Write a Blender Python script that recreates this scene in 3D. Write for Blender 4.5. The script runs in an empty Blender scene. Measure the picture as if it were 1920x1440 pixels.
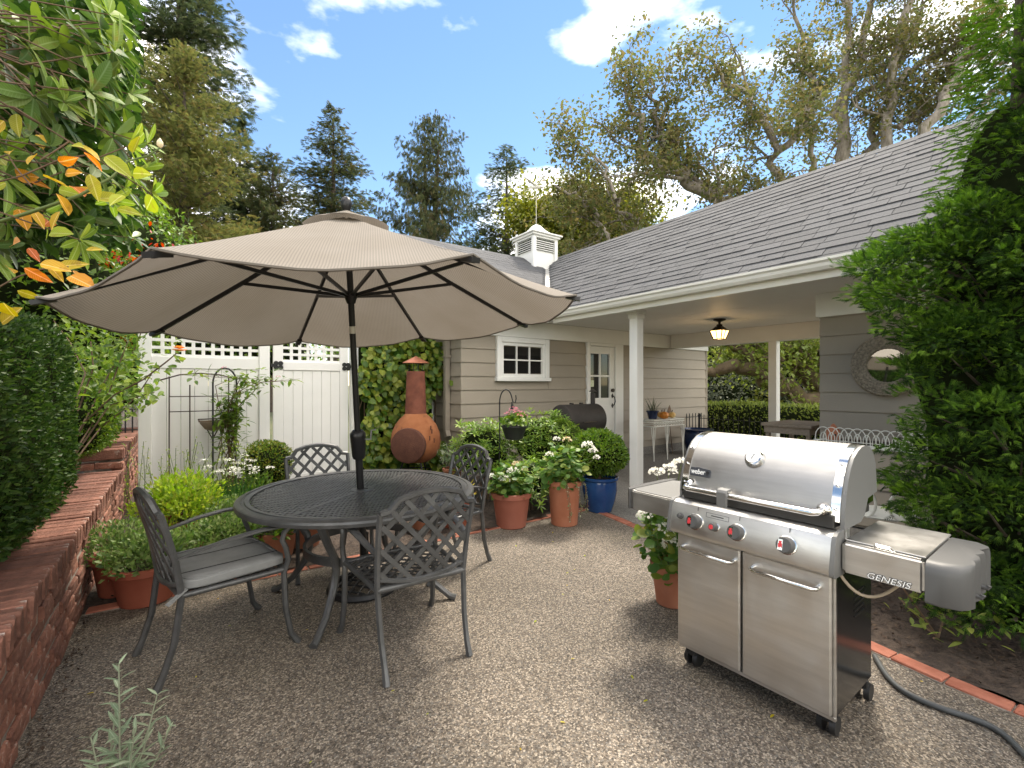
import bpy, bmesh, math, random
import numpy as np
from mathutils import Vector, Matrix
rng = np.random.default_rng(11)
RD = random.Random(5)
sc = bpy.context.scene
col = sc.collection
rad = math.radians

# ------------------------------------------------------------------ camera, sky, sun, exposure
CAM_H, FPX, YAW = 1.43, 866.0, rad(35.4)
cam = bpy.data.cameras.new('camera')
cam.sensor_width = 36.0
cam.lens = FPX / 1920 * 36
cam.clip_start, cam.clip_end = 0.05, 2000
camo = bpy.data.objects.new('camera', cam)
camo.location = (0, 0, CAM_H)
camo.rotation_euler = (rad(90), 0, -YAW)
col.objects.link(camo)
sc.camera = camo

SUN_EL, SUN_AZ = rad(58), math.atan2(.908, .418)     # azimuth from +Y towards +X
w = bpy.data.worlds.new('World'); sc.world = w; w.use_nodes = True
nt = w.node_tree; nt.nodes.clear()
def wn(t, **k):
    n = nt.nodes.new(t)
    for a, b in k.items(): setattr(n, a, b)
    return n
wout = wn('ShaderNodeOutputWorld'); wbg = wn('ShaderNodeBackground')
sky = wn('ShaderNodeTexSky', sky_type='NISHITA', sun_disc=False, sun_elevation=SUN_EL, sun_rotation=SUN_AZ)
sky.air_density, sky.dust_density, sky.ozone_density, sky.altitude = 1.0, 0.0, 2.0, 100
wbg.inputs['Strength'].default_value = 0.15
# fair-weather clouds, the same all round the sky
tc = wn('ShaderNodeTexCoord'); mp = wn('ShaderNodeMapping')
mp.inputs['Scale'].default_value = (1, 1, 2.3); mp.inputs['Location'].default_value = (18.241370876, 17.913099482, -17.737945291)
nz = wn('ShaderNodeTexNoise'); nz.inputs['Scale'].default_value = 2.0; nz.inputs['Detail'].default_value = 9; nz.inputs['Roughness'].default_value = .5
rp = wn('ShaderNodeValToRGB'); rp.color_ramp.elements[0].position = .455; rp.color_ramp.elements[1].position = .61
grade = wn('ShaderNodeHueSaturation'); grade.inputs['Saturation'].default_value = 1.12; grade.inputs['Value'].default_value = .47
mix = wn('ShaderNodeMix', data_type='RGBA')
mix.inputs[7].default_value = (9.4, 9.3, 9.2, 1)
L = nt.links.new
L(tc.outputs['Generated'], mp.inputs[0]); L(mp.outputs[0], nz.inputs['Vector']); L(nz.outputs['Fac'], rp.inputs[0])
L(rp.outputs[0], mix.inputs[0]); L(sky.outputs[0], grade.inputs['Color'])
L(grade.outputs[0], mix.inputs[6]); L(mix.outputs[2], wbg.inputs['Color']); L(wbg.outputs[0], wout.inputs[0])

sun = bpy.data.lights.new('sun', 'SUN'); sun.energy = 1.5; sun.angle = rad(12); sun.color = (1, .96, .90)
suno = bpy.data.objects.new('sun', sun)
sd = Vector((math.cos(SUN_EL) * math.sin(SUN_AZ), math.cos(SUN_EL) * math.cos(SUN_AZ), math.sin(SUN_EL)))
suno.rotation_euler = sd.to_track_quat('Z', 'Y').to_euler()
suno.location = (6, 4, 12)
col.objects.link(suno)
vs = sc.view_settings
vs.view_transform = 'Standard'; vs.look = 'None'; vs.exposure = 1.95; vs.gamma = 1; vs.use_curve_mapping = False
vs.use_white_balance = True; vs.white_balance_temperature = 7350; vs.white_balance_tint = 10

# ------------------------------------------------------------------ geometry helpers
SY, CY = math.sin(YAW), math.cos(YAW)
def D(px, py, d):          # world point seen at a photo pixel (1920 wide) at distance d in front of the camera
    u = (px - 960) / FPX
    return np.array([d * (SY + CY * u), d * (CY - SY * u), CAM_H + (720 - py) / FPX * d])
def G(px, py, z=0.0):      # the same for a known height
    return D(px, py, FPX * (CAM_H - z) / (py - 720))

def nrm(v):
    v = np.asarray(v, float); return v / (np.linalg.norm(v) + 1e-12)

class MB:
    def __init__(s): s.v, s.f = [], []
    def add(s, vs, fs):
        o = len(s.v); s.v += [tuple(map(float, v)) for v in vs]; s.f += [tuple(i + o for i in f) for f in fs]; return s
    def box(s, x0, x1, y0, y1, z0, z1):
        return s.add([(x0,y0,z0),(x1,y0,z0),(x1,y1,z0),(x0,y1,z0),(x0,y0,z1),(x1,y0,z1),(x1,y1,z1),(x0,y1,z1)],
                     [(0,3,2,1),(4,5,6,7),(0,1,5,4),(1,2,6,5),(2,3,7,6),(3,0,4,7)])
    def bar(s, p, q, w, h, up=(0, 0, 1)):
        p, q = np.array(p, float), np.array(q, float); t = nrm(q - p); a = np.cross(t, up)
        if np.linalg.norm(a) < 1e-4: a = np.cross(t, (1, 0, 0))
        a = nrm(a) * w / 2; b = nrm(np.cross(a, t)) * h / 2
        c = [p-a-b, p+a-b, p+a+b, p-a+b, q-a-b, q+a-b, q+a+b, q-a+b]
        return s.add(c, [(0,1,2,3),(7,6,5,4),(4,5,1,0),(5,6,2,1),(6,7,3,2),(7,4,0,3)])
    def tube(s, pts, r, n=8, cap=True, squash=None, up0=None):
        pts = [np.array(p, float) for p in pts]; m = len(pts)
        rr = [r] * m if np.isscalar(r) else list(r)
        tg = [nrm(pts[min(i+1, m-1)] - pts[max(i-1, 0)]) for i in range(m)]
        a = np.cross(tg[0], up0 if up0 is not None else (0, 0, 1))
        if np.linalg.norm(a) < 1e-3: a = np.cross(tg[0], (1, 0, 0))
        a = nrm(a); vs = []
        for i in range(m):
            a = nrm(a - tg[i] * np.dot(a, tg[i])); b = np.cross(tg[i], a)
            k = (1, 1) if squash is None else squash
            for j in range(n):
                th = 2 * math.pi * (j + .5) / n
                vs.append(pts[i] + rr[i] * (k[0] * math.cos(th) * a + k[1] * math.sin(th) * b))
        fs = [(i*n+j, i*n+(j+1) % n, (i+1)*n+(j+1) % n, (i+1)*n+j) for i in range(m-1) for j in range(n)]
        if cap: fs += [tuple(range(n))[::-1], tuple((m-1)*n+j for j in range(n))]
        return s.add(vs, fs)
    def lathe(s, prof, c=(0, 0, 0), n=28, cap=True, sx=1, sy=1):
        vs = [(c[0]+sx*r*math.cos(2*math.pi*j/n), c[1]+sy*r*math.sin(2*math.pi*j/n), c[2]+z) for r, z in prof for j in range(n)]
        m = len(prof)
        fs = [(i*n+j, i*n+(j+1) % n, (i+1)*n+(j+1) % n, (i+1)*n+j) for i in range(m-1) for j in range(n)]
        if cap: fs += [tuple(range(n))[::-1], tuple((m-1)*n+j for j in range(n))]
        return s.add(vs, fs)
    def prism(s, poly, o, ax, ay, az):   # polygon in plane (ax, ay) at o, extruded along az
        o, ax, ay, az = (np.array(k, float) for k in (o, ax, ay, az)); n = len(poly)
        vs = [o + ax*x + ay*y for x, y in poly] + [o + ax*x + ay*y + az for x, y in poly]
        return s.add(vs, [tuple(range(n))[::-1], tuple(range(n, 2*n))] + [(i, (i+1) % n, n+(i+1) % n, n+i) for i in range(n)])
    def build(s, name, m, parent=None, smooth=None, bev=0, wobble=0, seg=1):
        me = bpy.data.meshes.new(name); me.from_pydata(s.v, [], s.f)
        if bev:
            b = bmesh.new(); b.from_mesh(me)
            bmesh.ops.bevel(b, geom=b.edges[:], offset=bev, segments=seg, affect='EDGES', clamp_overlap=True)
            b.to_mesh(me); b.free()
        if wobble:
            n = len(me.vertices); co = np.empty(n*3); me.vertices.foreach_get('co', co)
            co += rng.normal(0, wobble, n*3); me.vertices.foreach_set('co', co)
        fixn(me)
        if smooth is not None:
            me.shade_smooth()
            if smooth < 180: me.set_sharp_from_angle(angle=rad(smooth))
        return link(name, me, m, parent)

def fixn(me):
    b = bmesh.new(); b.from_mesh(me); bmesh.ops.recalc_face_normals(b, faces=b.faces[:]); b.to_mesh(me); b.free()

def link(name, me, m=None, parent=None):
    if m is not None and not me.materials: me.materials.append(m)
    o = bpy.data.objects.new(name, me); col.objects.link(o)
    if parent is not None:
        o.parent = parent
        if parent.get('_w') is not None: o.location = -parent.location
    return o

def tag(o, label=None, cat=None, group=None, kind=None):
    if label: o['label'] = label
    if cat: o['category'] = cat
    if group: o['group'] = group
    if kind: o['kind'] = kind
    return o

def T(name, label, cat, loc=(0, 0, 0), rz=0, group=None, world=False):   # a thing: an Empty at its base
    o = bpy.data.objects.new(name, None); o.empty_display_size = .1
    o.location = tuple(map(float, loc)); o.rotation_euler = (0, 0, rz); col.objects.link(o)
    if world: o['_w'] = 1
    return tag(o, label, cat, group)

def copy_tree(o, parent=None):
    c = o.copy(); col.objects.link(c)
    if parent is not None: c.parent = parent
    for ch in list(o.children): copy_tree(ch, c)
    return c

# ------------------------------------------------------------------ materials
MATS = {}
def nodes(name):
    m = bpy.data.materials.new(name); m.use_nodes = True; t = m.node_tree; t.nodes.clear()
    o = t.nodes.new('ShaderNodeOutputMaterial'); p = t.nodes.new('ShaderNodeBsdfPrincipled')
    t.links.new(p.outputs[0], o.inputs[0]); MATS[name] = m
    return m, t, p, o
def N(t, k, ins=None, **a):
    n = t.nodes.new(k)
    for x, y in a.items(): setattr(n, x, y)
    for x, y in (ins or {}).items(): n.inputs[x].default_value = y
    return n
def c4(c): return (*c, 1) if len(c) == 3 else c
def ramp(t, stops, interp='LINEAR'):
    r = N(t, 'ShaderNodeValToRGB'); e = r.color_ramp; e.interpolation = interp
    while len(e.elements) < len(stops): e.elements.new(.5)
    for el, (p, c) in zip(e.elements, stops): el.position = p; el.color = c4(c)
    return r
def mat(name, c, rough=.6, metal=0, c2=None, scale=6, bump=0, bscale=60, var=0, spots=None, stretch=None, spec=.5, contrast=(.35, .65)):
    m, t, p, o = nodes(name); l = t.links.new
    p.inputs['Roughness'].default_value = rough; p.inputs['Metallic'].default_value = metal
    p.inputs['Specular IOR Level'].default_value = spec
    co = N(t, 'ShaderNodeTexCoord').outputs['Object']
    if stretch:
        mp = N(t, 'ShaderNodeMapping', {'Scale': stretch}); l(co, mp.inputs[0]); co = mp.outputs[0]
    cur = None
    if c2 is not None:
        n = N(t, 'ShaderNodeTexNoise', {'Scale': scale, 'Detail': 6, 'Roughness': .6}); l(co, n.inputs['Vector'])
        r = ramp(t, [(contrast[0], c), (contrast[1], c2)]); l(n.outputs['Fac'], r.inputs[0]); cur = r.outputs[0]
    if spots:
        sc_, th, colr = spots
        n = N(t, 'ShaderNodeTexNoise', {'Scale': sc_, 'Detail': 8, 'Roughness': .65}); l(co, n.inputs['Vector'])
        r = ramp(t, [(th, (0, 0, 0)), (th + .08, (1, 1, 1))]); l(n.outputs['Fac'], r.inputs[0])
        x = N(t, 'ShaderNodeMix', data_type='RGBA'); l(r.outputs[0], x.inputs[0])
        if cur: l(cur, x.inputs[6])
        else: x.inputs[6].default_value = c4(c)
        x.inputs[7].default_value = c4(colr); cur = x.outputs[2]
    if var:
        oi = N(t, 'ShaderNodeObjectInfo'); at = N(t, 'ShaderNodeAttribute', attribute_name='rnd')
        a = N(t, 'ShaderNodeMath', operation='ADD'); l(oi.outputs['Random'], a.inputs[0]); l(at.outputs['Fac'], a.inputs[1])
        fr = N(t, 'ShaderNodeMath', operation='FRACT'); l(a.outputs[0], fr.inputs[0])
        mr = N(t, 'ShaderNodeMapRange', {3: 1 - var, 4: 1 + var}); l(fr.outputs[0], mr.inputs[0])
        hs = N(t, 'ShaderNodeHueSaturation'); l(mr.outputs[0], hs.inputs['Value'])
        if cur: l(cur, hs.inputs['Color'])
        else: hs.inputs['Color'].default_value = c4(c)
        cur = hs.outputs[0]
    if cur: l(cur, p.inputs['Base Color'])
    else: p.inputs['Base Color'].default_value = c4(c)
    if metal == 1 and rough > .25:      # smudges and wiped streaks
        n = N(t, 'ShaderNodeTexNoise', {'Scale': 5.5, 'Detail': 7, 'Roughness': .65}); l(N(t, 'ShaderNodeTexCoord').outputs['Object'], n.inputs['Vector'])
        mr = N(t, 'ShaderNodeMapRange', {1: .35, 2: .68, 3: rough - .05, 4: rough + .14}); l(n.outputs['Fac'], mr.inputs[0]); l(mr.outputs[0], p.inputs['Roughness'])
    if bump:
        n = N(t, 'ShaderNodeTexNoise', {'Scale': bscale, 'Detail': 5}); l(co, n.inputs['Vector'])
        b = N(t, 'ShaderNodeBump', {'Strength': bump, 'Distance': .02}); l(n.outputs['Fac'], b.inputs['Height']); l(b.outputs[0], p.inputs['Normal'])
    return m
def leafm(name, cols, trans=.35, rough=.45, spec=.4, vein=0):
    m, t, p, o = nodes(name); l = t.links.new
    oi = N(t, 'ShaderNodeObjectInfo'); at = N(t, 'ShaderNodeAttribute', attribute_name='rnd')
    a = N(t, 'ShaderNodeMath', operation='ADD'); l(oi.outputs['Random'], a.inputs[0]); l(at.outputs['Fac'], a.inputs[1])
    fr = N(t, 'ShaderNodeMath', operation='FRACT'); l(a.outputs[0], fr.inputs[0])
    r = ramp(t, [(i / max(1, len(cols) - 1), c) for i, c in enumerate(cols)]); l(fr.outputs[0], r.inputs[0])
    cur = r.outputs[0]
    if vein:      # midrib, side veins and blotches, in the blade's own coordinates
        co = N(t, 'ShaderNodeTexCoord').outputs['Object']; s = N(t, 'ShaderNodeSeparateXYZ'); l(co, s.inputs[0])
        ab = N(t, 'ShaderNodeMath', operation='ABSOLUTE'); l(s.outputs[0], ab.inputs[0])
        mr = N(t, 'ShaderNodeMapRange', {1: .008, 2: .026, 3: 1, 4: 0}); l(ab.outputs[0], mr.inputs[0])
        ph = N(t, 'ShaderNodeMath', {2: 0}, operation='MULTIPLY_ADD'); l(ab.outputs[0], ph.inputs[0]); ph.inputs[1].default_value = -.9; l(s.outputs[1], ph.inputs[2])
        sn = N(t, 'ShaderNodeMath', {1: 75.}, operation='MULTIPLY'); l(ph.outputs[0], sn.inputs[0]); si = N(t, 'ShaderNodeMath', operation='SINE'); l(sn.outputs[0], si.inputs[0])
        sv = N(t, 'ShaderNodeMapRange', {1: .72, 2: 1.0, 3: 0, 4: .45}); l(si.outputs[0], sv.inputs[0])
        mx_ = N(t, 'ShaderNodeMath', operation='MAXIMUM'); l(mr.outputs[0], mx_.inputs[0]); l(sv.outputs[0], mx_.inputs[1])
        lt = N(t, 'ShaderNodeHueSaturation', {'Value': 1.55, 'Saturation': .8}); l(cur, lt.inputs['Color'])
        m1 = N(t, 'ShaderNodeMix', data_type='RGBA'); l(mx_.outputs[0], m1.inputs[0]); l(cur, m1.inputs[6]); l(lt.outputs[0], m1.inputs[7])
        nn_ = N(t, 'ShaderNodeTexNoise', {'Scale': 3.0, 'Detail': 6}); ad = N(t, 'ShaderNodeVectorMath', operation='ADD'); l(co, ad.inputs[0]); l(oi.outputs['Location'], ad.inputs[1]); l(ad.outputs[0], nn_.inputs['Vector'])
        br_ = ramp(t, [(.56, (0, 0, 0)), (.70, (1, 1, 1))]); l(nn_.outputs['Fac'], br_.inputs[0])
        m2 = N(t, 'ShaderNodeMix', data_type='RGBA'); fm_ = N(t, 'ShaderNodeMath', {1: vein}, operation='MULTIPLY'); l(br_.outputs[0], fm_.inputs[0]); l(fm_.outputs[0], m2.inputs[0]); l(m1.outputs[2], m2.inputs[6]); m2.inputs[7].default_value = (.22, .10, .03, 1); cur = m2.outputs[2]
    l(cur, p.inputs['Base Color']); p.inputs['Roughness'].default_value = rough; p.inputs['Specular IOR Level'].default_value = spec
    tr = N(t, 'ShaderNodeBsdfTranslucent'); hs = N(t, 'ShaderNodeHueSaturation', {'Value': 1.5, 'Saturation': 1.1}); l(cur, hs.inputs['Color']); l(hs.outputs[0], tr.inputs[0])
    mx = N(t, 'ShaderNodeMixShader', {0: trans}); l(p.outputs[0], mx.inputs[1]); l(tr.outputs[0], mx.inputs[2]); l(mx.outputs[0], o.inputs[0])
    return m

# stone-aggregate concrete: pebbles by Voronoi cell
def aggregate(name, stops, scale, rough=.75, bump=.5, tint=((.9, .9, .9), (1.05, 1.03, 1.0))):
    m, t, p, o = nodes(name); l = t.links.new
    co = N(t, 'ShaderNodeTexCoord').outputs['Object']
    v = N(t, 'ShaderNodeTexVoronoi', {'Scale': scale, 'Randomness': 1}); l(co, v.inputs['Vector'])
    s = N(t, 'ShaderNodeSeparateColor'); l(v.outputs['Color'], s.inputs[0])
    r = ramp(t, stops); l(s.outputs[0], r.inputs[0])
    e = N(t, 'ShaderNodeTexVoronoi', {'Scale': scale, 'Randomness': 1}, feature='DISTANCE_TO_EDGE'); l(co, e.inputs['Vector'])
    er = ramp(t, [(0, (.38, .36, .33)), (.1, (1, 1, 1))]); l(e.outputs['Distance'], er.inputs[0])
    x = N(t, 'ShaderNodeMix', {0: .85}, data_type='RGBA', blend_type='MULTIPLY'); l(r.outputs[0], x.inputs[6]); l(er.outputs[0], x.inputs[7])
    n = N(t, 'ShaderNodeTexNoise', {'Scale': 1.3, 'Detail': 6, 'Roughness': .65}); l(co, n.inputs['Vector'])
    nr = ramp(t, [(.3, tint[0]), (.7, tint[1])]); l(n.outputs['Fac'], nr.inputs[0])
    y = N(t, 'ShaderNodeMix', {0: 1.0}, data_type='RGBA', blend_type='MULTIPLY'); l(x.outputs[2], y.inputs[6]); l(nr.outputs[0], y.inputs[7])
    cur = y.outputs[2]
    for sc_, th, cc, amt in ((.55, .60, (.13, .125, .06), .35), (2.1, .60, (.06, .053, .046), .45)):
        q = N(t, 'ShaderNodeTexNoise', {'Scale': sc_, 'Detail': 8, 'Roughness': .6}); l(co, q.inputs['Vector'])
        qr = ramp(t, [(th, (0, 0, 0)), (th + .14, (amt, amt, amt))]); l(q.outputs['Fac'], qr.inputs[0])
        z = N(t, 'ShaderNodeMix', data_type='RGBA'); l(qr.outputs[0], z.inputs[0]); l(cur, z.inputs[6])
        zz = N(t, 'ShaderNodeMix', {0: .65}, data_type='RGBA'); l(cur, zz.inputs[6]); zz.inputs[7].default_value = c4(cc); l(zz.outputs[2], z.inputs[7]); cur = z.outputs[2]
    l(cur, p.inputs['Base Color']); p.inputs['Roughness'].default_value = rough; p.inputs['Specular IOR Level'].default_value = .3
    b = N(t, 'ShaderNodeBump', {'Strength': bump, 'Distance': .004}); l(e.outputs['Distance'], b.inputs['Height']); l(b.outputs[0], p.inputs['Normal'])
    return m
m_patio = aggregate('patio_aggregate', [(0, (.052, .045, .039)), (.22, (.10, .085, .071)), (.45, (.175, .143, .114)), (.62, (.14, .133, .125)), (.8, (.26, .22, .175)), (1, (.38, .335, .285))], 140, tint=((.78, .77, .74), (1.1, 1.08, 1.05)))
m_walk = aggregate('walk_concrete', [(0, (.14, .135, .125)), (.5, (.21, .20, .185)), (1, (.31, .295, .275))], 120, bump=.25)
m_soil = mat('soil', (.03, .02, .015), .95, c2=(.075, .052, .038), scale=22, bump=1.0, bscale=45)
m_ground = mat('ground_turf', (.05, .07, .025), .95, c2=(.10, .10, .045), scale=2.5, bump=.4)
m_pale = mat('pale_paving', (.42, .41, .39), .8, c2=(.5, .49, .47), scale=3)
m_brick = mat('old_brick', (.13, .05, .033), .85, c2=(.26, .11, .072), scale=14, bump=.6, bscale=70, var=.3, spots=(9, .60, (.42, .34, .29)))
m_cope = mat('coping_brick', (.14, .058, .04), .85, c2=(.26, .115, .08), scale=12, bump=.6, bscale=60, var=.28, spots=(10, .635, (.42, .35, .31)))
m_mortar = mat('mortar', (.17, .14, .112), .95, c2=(.33, .285, .245), scale=18, bump=.8, bscale=40)
m_edgebrick = mat('edging_brick', (.27, .085, .05), .85, c2=(.38, .14, .09), scale=12, bump=.3, var=.18)
m_siding = mat('taupe_siding', (.305, .265, .21), .6, c2=(.335, .29, .232), scale=1.4, bump=.10, bscale=90, stretch=(1, 1, 1), var=.03)
m_white = mat('white_paint', (.76, .755, .72), .5, c2=(.80, .795, .765), scale=2.5, bump=.03, bscale=80)
m_soffit = mat('soffit_paint', (.77, .765, .74), .6, c2=(.80, .795, .77), scale=1.5)
m_gutter = mat('cream_gutter', (.72, .70, .63), .4, c2=(.76, .745, .68), scale=2)
m_vinyl = mat('white_vinyl', (.82, .81, .78), .38, c2=(.86, .85, .82), scale=2)
m_shingle = mat('grey_shingle', (.056, .058, .063), .9, c2=(.108, .110, .116), scale=160, bump=.3, bscale=220, var=.13, contrast=(.3, .7))
m_blackpane = mat('dark_glass', (.010, .011, .012), .04, spec=.7)
m_iron = mat('black_iron', (.02, .02, .021), .45, .3, bump=.08, bscale=120)
m_bronze = mat('dark_bronze', (.035, .024, .016), .45, .6)
m_cast = mat('charcoal_cast_aluminium', (.062, .063, .063), .36, .3, c2=(.095, .096, .097), scale=10, bump=.1, bscale=150)
m_pole = mat('black_pole', (.014, .014, .015), .38, .2)
m_cushion = mat('grey_cushion', (.16, .163, .16), .9, c2=(.20, .203, .20), scale=9, bump=.25, bscale=300)
m_steel = mat('brushed_steel', (.60, .585, .56), .34, 1, c2=(.68, .665, .64), scale=3, bump=.05, bscale=60, stretch=(1, 1, 12))
m_steelh = mat('brushed_steel_lid', (.38, .372, .36), .38, 1, c2=(.44, .43, .42), scale=3, bump=.04, bscale=60, stretch=(1, 1, 14))
m_chrome = mat('polished_steel', (.72, .71, .69), .12, 1)
m_greycast = mat('grey_casting', (.19, .19, .185), .5, .35, bump=.1, bscale=200)
m_darkbox = mat('firebox', (.045, .043, .04), .5, .4)
m_blackenamel = mat('black_enamel', (.014, .014, .014), .16)
m_plastic = mat('grey_plastic', (.08, .08, .079), .5, bump=.05, bscale=300)
m_rubber = mat('black_rubber', (.012, .012, .012), .55)
m_red = mat('red_enamel', (.62, .04, .05), .4)
m_paper = mat('white_dial', (.8, .8, .78), .4)
m_smoker = mat('smoker_black', (.022, .020, .019), .6, .2, c2=(.045, .038, .034), scale=4)
m_terra = mat('terracotta', (.36, .125, .065), .8, c2=(.42, .165, .095), scale=5, bump=.1, bscale=120, spots=(7, .66, (.45, .27, .2)))
m_terrapink = mat('terracotta_resin', (.36, .115, .075), .6, c2=(.39, .135, .09), scale=4)
m_terraold = mat('terracotta_red', (.28, .065, .036), .7, c2=(.33, .09, .05), scale=4)
m_blueglaze = mat('blue_glaze', (.012, .045, .15), .12, c2=(.02, .075, .21), scale=4)
m_navyglaze = mat('navy_glaze', (.008, .015, .05), .15, c2=(.012, .03, .085), scale=4)
m_plumglaze = mat('plum_glaze', (.05, .012, .014), .14, c2=(.08, .02, .022), scale=4)
m_blackpot = mat('black_pot', (.02, .021, .024), .5)
m_rust = mat('rusty_iron', (.26, .085, .03), .9, c2=(.36, .135, .055), scale=6, bump=.25, bscale=50, spots=(5, .62, (.12, .05, .03)))
m_rustneck = mat('hammered_rust', (.14, .04, .022), .8, c2=(.22, .07, .04), scale=9)
m_rustdoor = mat('dark_rust', (.085, .030, .018), .85, c2=(.12, .045, .027), scale=12, bump=.3, bscale=60)
m_copper = mat('copper_cap', (.45, .17, .10), .5, .5)
m_bark = mat('oak_bark', (.15, .125, .10), .95, c2=(.34, .30, .255), scale=7, bump=.9, bscale=14, stretch=(1, 1, .35), spots=(3.2, .57, (.10, .09, .03)))
m_mossbark = mat('mossy_bark', (.11, .075, .045), .95, c2=(.20, .145, .09), scale=6, bump=.9, bscale=14, spots=(3.5, .52, (.12, .115, .02)))
m_conbark = mat('conifer_bark', (.06, .045, .034), .95, c2=(.11, .085, .065), scale=9, bump=.8, bscale=18)
m_stem = mat('brown_stem', (.10, .06, .035), .8, c2=(.16, .10, .06), scale=10)
m_greenstem = mat('green_stem', (.10, .14, .035), .6)
m_wood = mat('weathered_wood', (.25, .20, .15), .8, c2=(.32, .26, .2), scale=5, stretch=(1, 8, 8))
m_tan = mat('wicker', (.19, .155, .115), .85, c2=(.40, .34, .26), scale=40, bump=.8, bscale=90)
m_pump = mat('pumpkin_orange', (.62, .19, .02), .5, c2=(.55, .25, .05), scale=6)
m_pump2 = mat('pumpkin_striped', (.60, .33, .07), .5, c2=(.62, .5, .25), scale=9)
m_bluepl = mat('blue_plastic', (.05, .12, .42), .4)
m_inner = mat('inner_shade', (.010, .014, .006), 1, c2=(.016, .021, .009), scale=20, spec=0)  # near-black fill: shade deep inside things, painted as colour

# woven canopy fabric
def fabric(name, c, trans):
    m, t, p, o = nodes(name); l = t.links.new
    co = N(t, 'ShaderNodeTexCoord').outputs['UV']
    w1 = N(t, 'ShaderNodeTexWave', {'Scale': 13, 'Distortion': .8, 'Detail': 2}, bands_direction='X'); l(co, w1.inputs[0])
    w2 = N(t, 'ShaderNodeTexWave', {'Scale': 13, 'Distortion': .8, 'Detail': 2}, bands_direction='Y'); l(co, w2.inputs[0])
    mx = N(t, 'ShaderNodeMath', operation='MULTIPLY'); l(w1.outputs['Fac'], mx.inputs[0]); l(w2.outputs['Fac'], mx.inputs[1])
    oc = N(t, 'ShaderNodeTexCoord').outputs['Object']
    n = N(t, 'ShaderNodeTexNoise', {'Scale': 2.2, 'Detail': 5}); l(oc, n.inputs[0])
    r = ramp(t, [(0, [k * .76 for k in c]), (.6, [k * 1.14 for k in c])]); l(mx.outputs[0], r.inputs[0])
    nr = ramp(t, [(.3, (.9, .88, .85)), (.7, (1.05, 1.05, 1.05))]); l(n.outputs['Fac'], nr.inputs[0])
    y = N(t, 'ShaderNodeMix', {0: 1.0}, data_type='RGBA', blend_type='MULTIPLY'); l(r.outputs[0], y.inputs[6]); l(nr.outputs[0], y.inputs[7])
    l(y.outputs[2], p.inputs['Base Color']); p.inputs['Roughness'].default_value = .9; p.inputs['Specular IOR Level'].default_value = .15
    tr = N(t, 'ShaderNodeBsdfTranslucent'); hs = N(t, 'ShaderNodeHueSaturation', {'Saturation': 1.25}); l(y.outputs[2], hs.inputs['Color']); l(hs.outputs[0], tr.inputs[0])
    ms = N(t, 'ShaderNodeMixShader', {0: trans}); l(p.outputs[0], ms.inputs[1]); l(tr.outputs[0], ms.inputs[2]); l(ms.outputs[0], o.inputs[0])
    return m
m_canopy = fabric('taupe_canopy', (.29, .262, .23), .26)

# foliage colours
LV = {}
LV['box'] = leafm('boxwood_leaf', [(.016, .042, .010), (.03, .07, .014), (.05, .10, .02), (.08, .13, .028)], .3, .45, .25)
LV['boxlight'] = leafm('boxwood_young_leaf', [(.05, .12, .015), (.085, .17, .02), (.13, .22, .03), (.17, .25, .035)], .35, .4)
LV['boxball'] = leafm('boxball_leaf', [(.045, .10, .012), (.09, .16, .02), (.15, .20, .025), (.22, .19, .03)], .3, .4)
LV['rhodo'] = leafm('rhododendron_leaf', [(.035, .07, .018), (.06, .115, .022), (.09, .155, .028), (.16, .23, .035), (.09, .12, .045)], .3, .34, .5)
LV['rhodoyoung'] = leafm('rhododendron_new_leaf', [(.13, .22, .03), (.19, .28, .035), (.25, .31, .04)], .4, .4)
LV['orange'] = leafm('autumn_rose_leaf', [(.55, .16, .02), (.58, .26, .02), (.55, .36, .03), (.42, .36, .03), (.50, .10, .03)], .4, .45)
LV['yellow'] = leafm('yellow_rose_leaf', [(.45, .36, .03), (.36, .38, .03), (.26, .32, .03), (.55, .33, .03)], .45, .45)
LV['rose'] = leafm('rose_leaf', [(.055, .12, .02), (.11, .20, .025), (.18, .27, .035), (.08, .13, .05), (.24, .32, .04)], .4, .42)
LV['redleaf'] = leafm('red_berry_leaf', [(.45, .03, .03), (.5, .09, .02), (.35, .02, .03)], .35)
LV['shrub'] = leafm('shrub_leaf', [(.05, .11, .02), (.09, .17, .025), (.14, .23, .03), (.18, .27, .05)], .35, .4)
LV['hinoki'] = leafm('cypress_spray', [(.008, .02, .006), (.035, .085, .014), (.10, .195, .028), (.20, .34, .05)], .4, .6, .2)  # dark end paints shade between the clumps, pale end their lit tips
LV['fir'] = leafm('fir_needle', [(.045, .066, .034), (.065, .092, .044), (.09, .118, .052), (.12, .13, .058)], .3, .7, .2)
LV['spruce'] = leafm('spruce_needle', [(.045, .06, .028), (.066, .085, .036), (.095, .112, .042), (.13, .105, .05)], .3, .7, .2)
LV['cedar'] = leafm('cedar_spray', [(.095, .115, .04), (.135, .155, .05), (.18, .19, .062), (.18, .14, .055)], .4, .7, .2)
LV['oak'] = leafm('oak_leaf', [(.085, .105, .04), (.12, .14, .05), (.165, .165, .06), (.19, .15, .065), (.10, .125, .05)], .48, .6, .2)
LV['yelgreen'] = leafm('maple_leaf', [(.10, .13, .02), (.18, .20, .03), (.26, .25, .04)], .4, .5)
LV['vine'] = leafm('hydrangea_vine_leaf', [(.04, .10, .015), (.08, .16, .02), (.16, .24, .03), (.28, .31, .045), (.22, .27, .05)], .35, .35)
LV['herb'] = leafm('herb_leaf', [(.07, .14, .035), (.11, .19, .045), (.17, .25, .07), (.22, .27, .11)], .35, .5)
LV['gold'] = leafm('golden_herb_leaf', [(.17, .30, .03), (.24, .37, .045), (.31, .41, .06), (.34, .36, .06)], .4, .5)
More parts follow.
